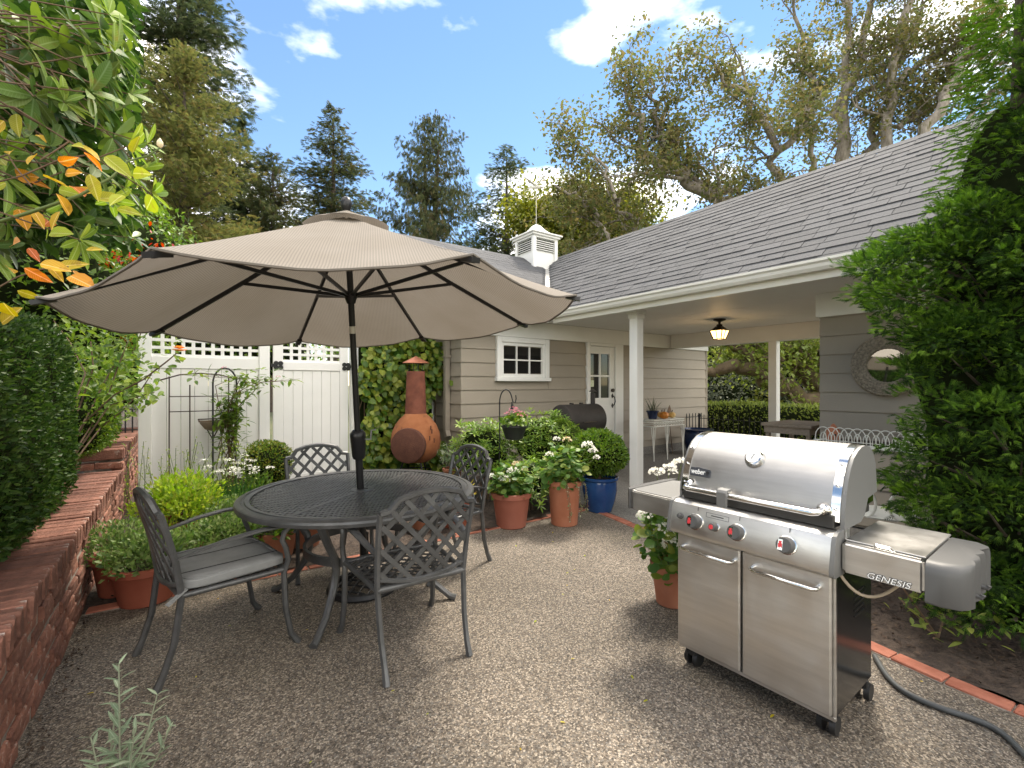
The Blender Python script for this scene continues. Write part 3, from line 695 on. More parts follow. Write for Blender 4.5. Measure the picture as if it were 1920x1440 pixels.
# ridge caps and the metal valley
for y in np.arange(-1.2, 8.2, .21):
    MB().add([(RX-.14, y, RZ-.085), (RX, y, RZ+.035), (RX+.14, y, RZ-.085), (RX-.14, y+.23, RZ-.098), (RX, y+.23, RZ+.022), (RX+.14, y+.23, RZ-.098)], [(0, 1, 4, 3), (1, 2, 5, 4), (0, 3, 5, 2)]).build('ridge_cap', m_shingle, rf)
for x in np.arange(GX0-.4, RX, .21):
    MB().add([(x, RYG-.15, RZ-.075), (x, RYG, RZ+.035), (x, RYG+.15, RZ-.075), (x+.23, RYG-.15, RZ-.088), (x+.23, RYG, RZ+.022), (x+.23, RYG+.15, RZ-.088)], [(0, 3, 4, 1), (1, 4, 5, 2)]).build('ridge_cap', m_shingle, rg)
va, vb = np.array([EX0, EYG, EZ+.05]), np.array([RX-.12, RYG-.14, RZ-.08])
MB().bar(va, vb, .10, .01).build('valley_flashing', mat('galvanised', (.55, .55, .54), .45, .7, c2=(.35, .34, .33), scale=9), wing)

# ---- cupola with a bird vane
cu = T('cupola', 'white louvred roof cupola with concave cap at the meeting of the ridges', 'cupola', (6.42, 8.10, 3.8))
a = .29
MB().box(-a, a, -a, a, 0, .78).build('base', m_white, cu, None, .004)
for sx_ in (-1, 1):
    for sy_ in (-1, 1):
        MB().box(sx_*a-.04+sx_*.01, sx_*a+.04+sx_*.01, sy_*a-.04+sy_*.01, sy_*a+.04+sy_*.01, .0, .80).build('corner_post', m_white, cu, None, .003)
MB().box(-a-.005, a+.005, -a-.0055, a+.0055, .53, .77).build('louvre_shade', m_inner, cu)  # dark skin over the solid base, painted shade behind the louvres
for i in range(5):
    z = .545 + i * .046
    MB().bar((-a+.04, -a-.02, z), (a-.04, -a-.02, z), .045, .012, (0, -.6, .8)).build('louvre', m_white, cu)
    MB().bar((-a-.02, -a+.04, z), (-a-.02, a-.04, z), .045, .012, (-.6, 0, .8)).build('louvre', m_white, cu)
MB().box(-a-.05, a+.05, -a-.05, a+.05, .79, .83).box(-a-.09, a+.09, -a-.09, a+.09, .83, .875).box(-a-.13, a+.13, -a-.13, a+.13, .875, .905).build('cornice', m_white, cu, None, .004)
cp = MB(); pr = [(a+.11, .907), (.28, .95), (.19, 1.01), (.125, 1.08), (.085, 1.14), (.06, 1.17), (.0, 1.185)]
for (r0, z0), (r1, z1) in zip(pr[:-1], pr[1:]):
    q0 = [(-r0,-r0,z0),(r0,-r0,z0),(r0,r0,z0),(-r0,r0,z0)]; q1 = [(-r1,-r1,z1),(r1,-r1,z1),(r1,r1,z1),(-r1,r1,z1)]
    cp.add(q0+q1, [(0,1,5,4),(1,2,6,5),(2,3,7,6),(3,0,4,7)])
cp.build('cap', m_white, cu, None)
wv = T('bird_weathervane', 'grey bird weathervane with raised wings on a thin rod above the cupola', 'weathervane', (6.42, 8.10, 5.0))
m_pale_metal = mat('pale_metal', (.62, .60, .54), .5, .2)
MB().tube([(0, 0, 0), (0, 0, .80)], .006, 6).build('rod', m_pale_metal, wv)
bd = MB().tube([(-.16, .12, .80), (-.08, .06, .82), (0, 0, .835), (.1, -.075, .83), (.17, -.12, .84)], [.006, .03, .045, .03, .006], 8)
bd.build('body', m_pale_metal, wv, 180)
for sgn in (-1, 1):
    rt = np.array([CY, -SY, 0.]) * sgn; b = np.array([0, 0, .84])
    f = np.array([SY, CY, 0.])
    tip = b + rt*.33 + np.array([0, 0, .26]) if sgn < 0 else b + rt*.27 + np.array([0, 0, .34])
    mid = (b + tip)/2 + np.array([0, 0, .0])
    MB().add([b + f*.06, b - f*.06, mid - f*.055, tip, mid + f*.06, b + f*.06 + (0, 0, .012), b - f*.06 + (0, 0, .012), mid - f*.055 + (0, 0, .012), tip + (0, 0, .004), mid + f*.06 + (0, 0, .012)],
             [(0,1,2,4),(4,2,3),(9,7,6,5),(8,7,9),(0,4,9,5),(1,6,7,2),(4,3,8,9),(2,7,8,3)]).build('wing', m_pale_metal, wv)

# ---- white vinyl fence with lattice, gate
FY = 7.0
def fx(px): return FY * math.tan(YAW + math.atan((px - 960) / FPX))
def lattice(parent, x0, x1, z0, z1, y):
    n = max(2, round((x1 - x0) / .105))
    for i in range(1, n):
        x = x0 + (x1 - x0) * i / n; MB().box(x-.019, x+.019, y-.012, y, z0, z1).build('lattice_slat', m_vinyl, parent)
    n = max(2, round((z1 - z0) / .105))
    for i in range(n + 1):
        z = z0 + .012 + (z1 - z0 - .024) * i / n; MB().box(x0, x1, y-.018, y-.0125, z-.018, z+.018).build('lattice_slat', m_vinyl, parent)
def vpost(parent, x, y, top=2.12, w_=.062):
    MB().box(x-w_, x+w_, y-w_, y+w_, 0, top).build('post', m_vinyl, parent, None, .004)
    MB().box(x-w_-.015, x+w_+.015, y-w_-.015, y+w_+.015, top, top+.035).lathe([(.05, .035), (.05, .06), (.028, .08), (.045, .12), (.05, .15), (.035, .19), (.0, .25)], (x, y, top), 12).build('finial', m_vinyl, parent, 40)
fl = T('vinyl_fence', 'white vinyl privacy fence panel with lattice top behind the potted trellis', 'fence', (fx(390), FY, 0), world=True)
xa, xb = fx(272), fx(495)
vpost(fl, xa, FY); vpost(fl, xb, FY)
def rail(parent, x0, x1, z0, z1, y): MB().box(x0, x1, y-.03, y+.03, z0, z1).build('rail', m_vinyl, parent, None, .004)
rail(fl, xa+.063, xb-.063, 1.62, 1.765, FY); rail(fl, xa+.063, xb-.063, .06, .2, FY); rail(fl, xa+.063, xb-.063, 2.07, 2.12, FY)
nb = 8; bwid = (xb-xa-.126)/nb
for i in range(nb):
    x = xa+.063+bwid*i; MB().box(x+.002, x+bwid-.002, FY-.012, FY+.012, .2, 1.62).build('board', m_vinyl, fl, None, .003)
lattice(fl, xa+.063, xb-.063, 1.766, 2.07, FY+.01)
gt = T('garden_gate', 'white vinyl garden gate with black hinges and lattice window', 'gate', (fx(585), FY, 0), world=True)
ga, gb = fx(512), fx(652)
for x0, x1 in ((ga, ga+.12), (gb-.12, gb)): MB().box(x0, x1, FY-.025, FY+.025, .06, 2.08).build('stile', m_vinyl, gt, None, .004)
rail(gt, ga+.121, gb-.121, 1.62, 1.735, FY); rail(gt, ga+.121, gb-.121, .06, .18, FY); rail(gt, ga+.121, gb-.121, 2.03, 2.08, FY)
nb = 6; bwid = (gb-ga-.242)/nb
for i in range(nb):
    x = ga+.121+bwid*i; MB().box(x+.002, x+bwid-.002, FY-.012, FY+.012, .18, 1.62).build('board', m_vinyl, gt, None, .003)
lattice(gt, ga+.121, gb-.121, 1.736, 2.03, FY+.01)
def hinge(x, z, sg):
    h = MB()
    for dx, dz in ((-.028, .028), (.028, .028), (-.028, -.028), (.028, -.028)): h.lathe([(.031, 0), (.031, .012)], (0, 0, 0), 12)
    # rotate discs to face -Y
    vs_ = []
    for i, (dx, dz) in enumerate(((-.028, .028), (.028, .028), (-.028, -.028), (.028, -.028))):
        for v in h.v[i*24:(i+1)*24]: vs_.append((x + dx + v[0], FY-.03 - v[2], z + dz + v[1]))
    h.v = vs_
    h.box(x - sg*.085, x - sg*.03, FY-.045, FY-.03, z-.022, z+.022)
    return h.build('hinge', m_iron, gt)
hinge(ga+.06, 1.685, 1); hinge(gb-.03, 1.685, -1); hinge(ga+.06, .35, 1)
gp = T('gate_post', 'white vinyl post beside the gate and the leafy vine', 'post', (fx(664), FY, 0), world=True)
vpost(gp, fx(662)+.02, FY)
fr2 = T('vinyl_fence', 'white vinyl fence panel mostly hidden behind the leafy vine', 'fence', (2.8, FY, 0), world=True)
for i in range(9):
    x = 2.17 + i*.155; MB().box(x, x+.15, FY-.012, FY+.012, .05, 2.0).build('board', m_vinyl, fr2, None, .003)
bp = T('blue_broom', 'blue plastic broom handle standing in the gap beside the gate', 'broom', (fx(506), 7.25, 0))
MB().tube([(0, 0, 0), (.0, .02, 1.1)], .026, 10).build('handle', m_bluepl, bp, 40)
MB().tube([(0, .02, 1.1), (0, .02, 1.16)], [.036, .034], 10).build('cap', m_bluepl, bp, 40)
# ================================================================== FURNITURE
# ------------------------------------------------------------------ parasol
UC = np.array([.84, 2.868, 1.848]); UN = nrm((-.0414, .0443, 1)); UE1 = nrm(np.cross((0, 1, 0), UN)); UE2 = np.cross(UN, UE1)
UR, UPH, UH = 1.36, 4.753, .62
um = T('patio_umbrella', 'taupe market umbrella with eight panels over the round dining table', 'umbrella', (1.053, 3.284, 0), world=True)
def uv_h(s): return UH * (1 - s ** .96)
def corner(k, s=1.0, dz=0): 
    a = UPH + k * math.pi / 4
    return UC + s * UR * (math.cos(a) * UE1 + math.sin(a) * UE2) + UN * (uv_h(s) + dz)
def panel(k, s0, s1, ns, ntt, sag, dz, name, parent, flare=.0):
    vs_, uv, fs_ = [], [], []
    for i in range(ns + 1):
        s = s0 + (s1 - s0) * i / ns
        for j in range(ntt + 1):
            t = j / ntt; A, B = corner(k, s, dz), corner(k + 1, s, dz); b = 4 * t * (1 - t)
            p = A * (1 - t) + B * t
            out = nrm(p - UC - UN * np.dot(p - UC, UN))
            p = p - UN * sag * b * s * s + out * (.018 * b * s * s * (sag > 0)) + UN * flare * (1 - b) * max(0, (s - .8) / .2) ** 2
            p = p + UN * (.007 * math.sin(9 * s + 5 * t + k * 1.7) + .005 * math.sin(17 * t + 6 * s + k * 2.3)) * s * (1 if i < ns else .5) * (0 < t < 1)
            vs_.append(tuple(p)); uv.append(((t - .5) * s * 1.04 * 2.2, s * 1.36 * 2.2))
    w_ = ntt + 1
    for i in range(ns):
        for j in range(ntt): fs_.append((i*w_+j, i*w_+j+1, (i+1)*w_+j+1, (i+1)*w_+j))
    me = bpy.data.meshes.new(name); me.from_pydata(vs_, [], fs_); me.shade_smooth()
    ul = me.uv_layers.new(name='UVMap')
    li = np.empty(len(me.loops), np.int32); me.loops.foreach_get('vertex_index', li)
    ul.data.foreach_set('uv', np.array(uv)[li].ravel().astype(np.float32))
    return link(name, me, m_canopy, parent)
for k in range(8):
    pn = panel(k, .10, 1.0, 14, 12, .055, 0, 'canopy_panel', um, .01)
    hem = MB(); pts = []
    me = pn.data; last = [np.array(me.vertices[14*13 + j].co[:]) for j in range(13)]
    hem.tube(last, .006, 5); hem.build('hem', m_canopy, pn)
for k in range(8): panel(k, .0, .195, 5, 8, -.45, .032, 'vent_panel', um, 0)
apex = UC + UN * (UH + .045)
MB().lathe([(.02, -.02), (.03, .0), (.034, .03), (.026, .055), (.01, .066), (.0, .068)], tuple(apex), 14).build('finial', m_pole, um, 50)
base0 = np.array([1.053, 3.284, 0.]); axis = nrm(apex - base0)
def pz(z): return base0 + axis * ((z - base0[2]) / axis[2])
MB().tube([pz(.05), pz(1.12)], .024, 14).build('pole', m_pole, um, 60)
MB().tube([pz(1.08), pz(2.43)], .0195, 14).build('pole', m_pole, um, 60)
MB().tube([pz(1.755), pz(1.80)], .0205, 14).build('tilt_collar', m_pale_metal, um, 60)
MB().tube([pz(.93), pz(.945), pz(1.08), pz(1.10), pz(1.12)], [.038, .043, .051, .051, .034], 16).build('crank_housing', m_pole, um, 50)
ck = pz(1.06); rt = np.array([CY, -SY, 0])
MB().tube([ck + rt*.05, ck + rt*.085, ck + rt*.09 + np.array([0, 0, .06]), ck + rt*.12 + np.array([0, 0, .065])], .006, 6).build('crank_handle', m_greycast, um, 60)
hub = pz(1.985)
MB().tube([hub - axis*.045, hub - axis*.02, hub + axis*.01, hub + axis*.03], [.026, .034, .045, .036], 14).build('hub', m_pole, um, 40)
tophub = pz(2.40)
for k in range(8):
    a = corner(k, .03, -.02); m1 = corner(k, .5, -.022); b = corner(k, 1.0, -.012)
    rb = MB(); rb.bar(a, m1, .016, .022); rb.bar(m1, b, .016, .022); r_ = rb.build('rib', m_pole, um)
    MB().bar(corner(k, .955, -.02), corner(k, 1.015, -.008), .035, .02).build('rib_pocket', m_pole, r_)
    MB().bar(hub, corner(k, .52, -.03), .013, .02).build('strut', m_pole, um)
ub = T('umbrella_base', 'round black openwork iron base holding the umbrella pole under the table', 'umbrella base', (1.03, 3.25, 0))
bs = MB().lathe([(.235, 0), (.245, .015), (.235, .04), (.215, .045), (.205, .03), (.205, .0)], (0, 0, 0), 36, False); bs.build('rim', m_iron, ub, 50)
for i in range(-3, 4):
    o_ = i * .06; hh = math.sqrt(max(0, .22**2 - o_**2))
    for rot in (0, 1):
        pts = [(o_, t*hh, .035 + .045*(1 - (t*hh/.22)**2 - (o_/.22)**2)) for t in np.linspace(-1, 1, 9)]
        pts = [(p[0]*.707 - p[1]*.707*(1 if rot else -1), p[1]*.707 + p[0]*.707*(1 if rot else -1), p[2]) for p in pts]
        MB().tube(pts, .007, 5).build('strap', m_iron, ub)
MB().tube([(.01, .015, .06), (.008, .012, .38)], .030, 14).build('sleeve', m_iron, ub, 50)

# ------------------------------------------------------------------ round cast table
TC = np.array([.987, 3.135]); TZ = .72
tb = T('patio_table', 'round charcoal cast-metal dining table with basketweave top', 'table', (*TC, 0), rad(38))
TR = .752
MB().lathe([(TR-.085, TZ-.012), (TR-.085, TZ-.001), (TR-.06, TZ+.001), (TR-.055, TZ-.004), (TR-.045, TZ-.004), (TR-.04, TZ+.001), (TR-.018, TZ), (TR-.004, TZ-.008), (TR, TZ-.02), (TR-.004, TZ-.038), (TR-.02, TZ-.045), (TR-.07, TZ-.04)], (0, 0, 0), 96, False).build('rim', m_cast, tb, 30)
tp = MB(); cw, ch = .034, .024; RI = TR - .083
for j in range(-30, 31):
    for i in range(-22, 23):
        def q(x, y): return (x, y + .16*x*x*(1 if y > 0 else -1) * min(1, abs(y)/.2), TZ-.006)
        x0, y0 = i*cw, j*ch + (ch/2 if i % 2 else 0)
        if math.hypot(*q(x0, y0)[:2]) > RI - .006: continue
        wx, wy = cw/2, ch/2; hx, hy = (cw*.30, ch*.27) if (i + j) % 2 == 0 else (cw*.17, ch*.36)
        if math.hypot(x0, y0) < .06: hx = hy = 0.0005
        if abs(q(x0, y0)[1]) < .02: hx = hy = .0005
        O_ = [q(x0-wx, y0-wy), q(x0+wx, y0-wy), q(x0+wx, y0+wy), q(x0-wx, y0+wy)]
        I_ = [q(x0-hx, y0-hy), q(x0+hx, y0-hy), q(x0+hx, y0+hy), q(x0-hx, y0+hy)]
        B_ = [(p[0], p[1], p[2]-.008) for p in I_]
        I_ = [(p[0], p[1], p[2]) for p in I_]
        tp.add(O_+I_+B_, [(0,1,5,4),(1,2,6,5),(2,3,7,6),(3,0,4,7),(4,5,9,8),(5,6,10,9),(6,7,11,10),(7,4,8,11)])
tp.build('woven_top', m_cast, tb)
MB().lathe([(.075, TZ-.008), (.075, TZ-.002), (.05, TZ+.001), (.036, TZ), (.036, TZ-.02)], (0, 0, 0), 24, False).build('parasol_ring', m_cast, tb, 40)
MB().bar((-RI, 0, TZ-.010), (-.07, 0, TZ-.010), .03, .012).bar((.07, 0, TZ-.010), (RI, 0, TZ-.010), .03, .012).build('centre_bar', m_cast, tb)
for k in range(4):
    a = math.pi/4 + k*math.pi/2 - rad(38) + rad(4); c, s = math.cos(a), math.sin(a)
    pr = [(.56, .69), (.545, .62), (.47, .50), (.395, .40), (.375, .32), (.41, .22), (.50, .10), (.60, .025), (.64, .012)]
    lg = MB().tube([(r*c, r*s, z) for r, z in pr], [.028, .026, .024, .024, .024, .023, .021, .02, .024], 8); lg.build('leg', m_cast, tb, 40)
MB().lathe([(.35, .335), (.37, .335), (.37, .385), (.35, .385), (.35, .335)], (0, 0, 0), 48, False).build('stretcher_ring', m_cast, tb, 40)
MB().lathe([(.56, .655), (.585, .655), (.585, .69), (.56, .69), (.56, .655)], (0, 0, 0), 48, False).build('apron_ring', m_cast, tb, 40)

# ------------------------------------------------------------------ chairs
def make_chair(label):
    t = T('patio_chair', label, 'chair', group='cast-metal lattice-back chairs around the table')
    yb = lambda z: np.interp(z, [.4, .47, .62, .81, .91], [-.215, -.222, -.25, -.30, -.335])
    for s in (-1, 1):
        MB().tube([(s*.225, -.315, 0), (s*.222, -.31, .012), (s*.222, -.285, .07), (s*.228, -.245, .2), (s*.236, -.218, .42), (s*.244, -.245, .60), (s*.248, -.275, .72), (s*.25, -.30, .815)],
                  [.019, .019, .016, .016, .016, .0155, .0155, .0155], 6).build('leg', m_cast, t, 40)
        MB().tube([(s*.285, .315, 0), (s*.283, .305, .012), (s*.278, .275, .06), (s*.272, .25, .2), (s*.272, .24, .40), (s*.278, .262, .47), (s*.285, .245, .54), (s*.287, .225, .585), (s*.288, .235, .625), (s*.288, .262, .65)],
                  [.019, .018, .0155, .0155, .0155, .015, .014, .014, .014, .014], 6).build('leg', m_cast, t, 40)
        MB().tube([(s*.245, -.243, .60), (s*.262, -.16, .625), (s*.28, -.02, .652), (s*.288, .12, .665), (s*.289, .22, .662), (s*.289, .285, .645), (s*.289, .30, .625), (s*.289, .285, .612)],
                  [.014, .019, .022, .024, .024, .023, .018, .012], 8, True, (1, .45), (0, 0, 1)).build('arm', m_cast, t, 40)
    def top(u):
        u = abs(u)
        return .905 - 1.15*u*u if u < .165 else np.interp(u, [.165, .185, .205, .25], [.8737, .845, .823, .815])
    us = [-.25, -.22, -.205, -.195, -.18, -.165, -.13, -.09, -.045, 0, .045, .09, .13, .165, .18, .195, .205, .22, .25]
    MB().tube([(u, yb(top(u)) , top(u)) for u in us], .0165, 6).build('top_rail', m_cast, t, 40)
    MB().tube([(u, yb(.47) - .03*(1-(u/.236)**2), .475 - .03*(1-(u/.236)**2)) for u in np.linspace(-.236, .236, 9)], .0125, 6).build('back_rail', m_cast, t, 40)
    for sg in (-1, 1):
        for o_ in np.arange(-.38, .39, .108):
            pts = []
            for v in np.linspace(.44, .92, 49):
                u = sg * (v - .67) * .92 + o_
                if abs(u) < .236 + (v - .47)*.03 and .455 - .03*(1-(u/.24)**2) + .02 < v < top(u) - .004: pts.append((u, yb(v) - .022*(1-(u/.24)**2) * (v < .85) + sg*.003, v))
            if len(pts) > 4:
                pts = [pts[0]] + pts[4:-4:5] + [pts[-1]]
                MB().tube(pts, .0165, 4, True, (1, .28), (0, 1, 0)).build('back_strap', m_cast, t)
    zs = lambda x, y: .418 - .018*(1-(x/.27)**2)*(1-((y-.02)/.24)**2)
    MB().tube([(-.236, -.218, .42), (.236, -.218, .42)], .0175, 10).tube([(-.236, -.218, .42), (-.272, .235, .42)], .014, 8).tube([(.236, -.218, .42), (.272, .235, .42)], .014, 8).tube([(x, .235+.03*(1-(x/.272)**2), .42) for x in np.linspace(-.272, .272, 9)], .015, 8).build('seat_frame', m_cast, t, 60)
    for sg in (-1, 1):
        for o_ in np.arange(-.5, .51, .066):
            pts = []
            for y in np.linspace(-.215, .255, 40):
                x = o_ + sg*(y - .02)*1.0
                if abs(x) < .245 + (y+.2)*.06: pts.append((x, y, zs(x, y) + sg*.004))
            if len(pts) > 4: MB().tube([pts[0]] + pts[3:-3:6] + [pts[-1]], .0095, 4, True, (1, .5), (0, 0, 1)).build('seat_strap', m_cast, t)
    return t
chA = make_chair('lattice-back metal chair with the thick grey seat cushion')
chB = copy_tree(chA); chB['label'] = 'lattice-back metal chair without cushion, its back towards the camera'
chC = copy_tree(chA); chC['label'] = 'lattice-back metal chair on the far side of the table before the gate'
chD = copy_tree(chA); chD['label'] = 'lattice-back metal chair at the table beside the terracotta geranium pots'
for o, c, f in ((chA, (.15, 2.985), (.535, .125)), (chB, (1.01, 2.43), (0.02, 1)), (chC, (.94, 3.88), (.02, -1)), (chD, (1.68, 3.33), (-1, -.14))):
    o.location = (*c, 0); o.rotation_euler = (0, 0, math.atan2(f[1], f[0]) - math.pi/2)
# cushion
cs = T('seat_cushion', 'thick grey fabric cushion tied onto the chair nearest the brick wall', 'cushion', (.15, 2.985, .43), math.atan2(.125, .535) - math.pi/2)
b = bmesh.new(); bmesh.ops.create_cube(b, size=1)
bmesh.ops.subdivide_edges(b, edges=b.edges[:], cuts=7, use_grid_fill=True)
for v in b.verts:
    x, y, z = v.co; e = max(abs(x), abs(y)) * 2
    wy = .50 + .055 * (y + .5)
    k = 1 - .10 * max(0, (e - .75) / .25) ** 2
    rr = (abs(2*x) ** 6 + abs(2*y) ** 6) ** (1/6); rr = max(rr, 1e-6) / max(abs(2*x), abs(2*y), 1e-6)
    v.co = (x * wy / (rr ** .8), y * .49 / (rr ** .8) + .02, z * .062 * (1 - .45 * max(0, (e - .7) / .3) ** 2) + .035 - .012*math.cos(x*3)*math.cos(y*3) + .004*math.sin(14*x + 4*y))
me = bpy.data.meshes.new('pad'); b.to_mesh(me); b.free(); me.shade_smooth(); link('pad', me, m_cushion, cs)
def loop_pts(z, sx_, sy_): return [(sx_*math.copysign(abs(math.cos(a))**.35, math.cos(a)), .02 + sy_*math.copysign(abs(math.sin(a))**.35, math.sin(a)), z) for a in np.linspace(0, 2*math.pi, 41)]
MB().tube(loop_pts(.055, .245, .225), .0045, 5).build('piping', m_cushion, cs); MB().tube(loop_pts(.012, .245, .225), .0045, 5).build('piping', m_cushion, cs)
MB().tube([(-.1+.0, -.22, .066), (-.085, 0, .064), (-.09, .25, .062)], .0022, 4).tube([(.14, -.22, .066), (.15, 0, .064), (.155, .25, .062)], .0022, 4).build('seam', m_iron, cs)
MB().bar((.24, -.20, .02), (.255, -.28, -.03), .03, .006).build('tie', m_cushion, cs)

# ------------------------------------------------------------------ gas grill (local x along its front, y to its back)
gr = T('gas_grill', 'large stainless steel gas grill with closed hood on black casters', 'grill', (2.053, 1.432, 0), rad(-88.16))
MB().box(.006, .684, .03, .47, .10, .70).build('cabinet', m_blackenamel, gr, None, .006)
MB().box(0, .69, .012, .029, .098, .115).box(0, .010, .012, .029, .115, .69).box(.680, .69, .012, .029, .115, .69).box(.322, .336, .015, .029, .115, .69).build('front_frame', m_steel, gr, None, .002)
for x0, x1, hx0, hx1 in ((.008, .324, .045, .298), (.334, .682, .385, .640)):
    d = MB().box(x0, x1, -.012, .011, .122, .676).build('door', m_steel, gr, None, .006)
    MB().tube([(hx0, -.010, .622), (hx0, -.040, .620), (hx0+.012, -.052, .619), (hx1-.012, -.052, .619), (hx1, -.040, .620), (hx1, -.010, .622)], .0095, 10).build('handle', m_chrome, d, 60)
pp = [(.05, .685), (-.045, .688), (-.058, .697), (-.062, .715), (-.040, .815), (-.030, .838), (-.012, .848), (.05, .850)]
MB().prism(pp, (-.002, 0, 0), (0, 1, 0), (0, 0, 1), (.694, 0, 0)).build('control_panel', m_steel, gr, 35)
for x0 in (-.018, .6925):
    MB().prism([(a*1.04-.002, .765+(z-.765)*1.05) for a, z in pp], (x0, 0, 0), (0, 1, 0), (0, 0, 1), (.0155, 0, 0)).build('panel_end_cap', m_greycast, gr, 35)
pn_ = nrm((0, -.977, .213)); px_ = np.array([1, 0, 0]); pu_ = np.cross(px_, pn_) * -1
pu_ = nrm((0, .213, .977))
def onpanel(x, z): return np.array([x, -.062 + (z-.715)/.1*.022, z])
def knob(x, z, r, name='knob', mark=True):
    c = onpanel(x, z); k = MB()
    k.tube([c, c + pn_*.006, c + pn_*.007], [r*1.12, r*1.12, r*.9], 24).build('bezel', m_chrome, (kn := T_local(name, gr)), 40)
    g = MB().tube([c + pn_*.006, c + pn_*.03, c + pn_*.038, c + pn_*.040], [r, r*.94, r*.86, r*.5], 24); g.build('grip', m_plastic, kn, 40)
    if mark:
        MB().tube([c + pn_*.0392, c + pn_*.0412], [r*.80, r*.80], 24).build('grip_face', m_plastic, kn, 40)
        q = c + pn_*.0414 - px_*r*.3
        MB().prism([(-.26, -.62), (.26, -.62), (.26, .62), (-.26, .62)], q, px_*r, pu_*r, pn_*.001).build('indicator', m_chrome, kn)
        MB().prism([(-.22, -.3), (-.05, -.42), (.05, -.22), (.22, -.38), (.22, .1), (.12, .25), (.2, .4), (-.02, .45), (-.2, .36), (-.12, .2), (-.22, .1)], q + pn_*.0012, px_*r, pu_*r, pn_*.001).build('kettle_mark', m_red, kn)
        tk = onpanel(x + r*.15, z + r*1.75); MB().prism([(-.0012, -.009), (.0012, -.009), (.0012, .009), (-.0012, .009)], tk, px_, pu_, pn_*.001).build('tick', m_iron, kn)
    return kn
def T_local(name, parent):
    o = bpy.data.objects.new(name, None); o.empty_display_size = .02; col.objects.link(o); o.parent = parent; return o
for x in (.132, .333, .539): knob(x, .768, .034)
kn = knob(.231, .766, .018, 'sear_knob', False)
c = onpanel(.231, .766); MB().tube([c + pn_*.040, c + pn_*.042], [.010, .010], 14).build('red_dot', m_red, kn)
c = onpanel(.052, .778); MB().tube([c, c + pn_*.012, c + pn_*.013, c + pn_*.024, c + pn_*.026], [.015, .014, .010, .010, .006], 14).build('igniter_button', m_plastic, gr, 40)
b_ = onpanel(.235, .812); fr_ = MB()
for q in (((-.055, .011), (.055, .011), (.055, .0095), (-.055, .0095)), ((-.055, -.0095), (.055, -.0095), (.055, -.011), (-.055, -.011)), ((-.055, -.0095), (-.0535, -.0095), (-.0535, .0095), (-.055, .0095)), ((.0535, -.0095), (.055, -.0095), (.055, .0095), (.0535, .0095)), ((-.03, .002), (.03, .002), (.03, -.002), (-.03, -.002))):
    fr_.prism(list(q), b_ + pn_*.0006, px_, pu_, pn_*.0008)
fr_.build('printed_box', m_iron, gr)
MB().box(.012, .678, .030, .462, .852, .905).build('cook_box', m_darkbox, gr, None, .004)
lp = [(.045, .882), (.052, .93), (.066, .985), (.088, 1.04), (.118, 1.09), (.155, 1.128), (.20, 1.152), (.25, 1.166), (.30, 1.170), (.355, 1.160), (.40, 1.13), (.435, 1.08), (.45, 1.01), (.452, .93), (.452, .905)]
lid = MB().prism(lp, (.028, 0, 0), (0, 1, 0), (0, 0, 1), (.634, 0, 0)).build('hood', m_steelh, gr, 25)
for x0, x1 in ((-.004, .0275), (.6625, .694)):
    cen = (.25, .93); P_ = [(cen[0] + (a-cen[0])*1.022, cen[1] + (z-cen[1])*1.014) for a, z in lp]
    MB().prism(P_, (x0, 0, 0), (0, 1, 0), (0, 0, 1), (x1-x0, 0, 0)).build('hood_band', m_chrome, lid, 25)
for x0, x1 in ((-.017, -.0045), (.6945, .709)):
    P_ = [(cen[0] + (a-cen[0])*.985, cen[1] + (z-cen[1])*.99) for a, z in lp]
    P_ = [(.05, .852)] + P_[:12] + [(.45, .95), (.33, .938), (.31, .905), (.29, .875), (.24, .852)]
    MB().prism(P_, (x0, 0, 0), (0, 1, 0), (0, 0, 1), (x1-x0, 0, 0)).build('hood_end', m_greycast, lid, 25)
def onlid(z):
    ys_ = [a for a, _ in lp[:9]]; zs_ = [q for _, q in lp[:9]]; y = np.interp(z, zs_, ys_); y2 = np.interp(z + .004, zs_, ys_); return y, nrm((0, -.004, y2 - y)), nrm((0, y2 - y, .004))
for x in (.012, .678):
    for z in (.93, 1.02, 1.10):
        y, nn, tt = onlid(z); c = np.array([x, y - .006, z]); MB().tube([c, c + nn*.006, c + nn*.008], [.006, .006, .003], 8).build('screw', m_chrome, lid, 50)
MB().tube([(.05, .05, .925), (.05, .0, .920), (.056, -.018, .917), (.07, -.026, .915), (.62, -.026, .915), (.634, -.018, .917), (.64, .0, .920), (.64, .05, .925)], .0135, 12).build('hood_handle', m_chrome, lid, 60)
for x in (.05, .64): MB().tube([(x, .06, .926), (x, .03, .923), (x, .012, .921)], [.024, .024, .017], 14).build('handle_ferrule', m_chrome, lid, 40)
MB().prism([(-.045, .862), (-.048, .93), (-.040, .942), (-.004, .945), (-.004, .935), (-.034, .930), (-.034, .862)], (.232, 0, 0), (0, 1, 0), (0, 0, 1), (.048, 0, 0)).build('handle_light', m_greycast, lid, None, .002)
y, nn, tt = onlid(1.075); c = np.array([.335, y + .01, 1.075])
MB().tube([c, c + nn*.012, c + nn*.026, c + nn*.034, c + nn*.036], [.046, .046, .040, .036, .031], 28).build('thermometer', m_chrome, lid, 40)
th_ = lid.children[-1]
MB().tube([c + nn*.036, c + nn*.0372], [.031, .031], 24).build('dial', m_paper, th_)
MB().bar(c + nn*.038 - tt*.012 - px_*.004, c + nn*.038 + tt*.014 + px_*.006, .002, .001, nn).build('needle', m_iron, th_)
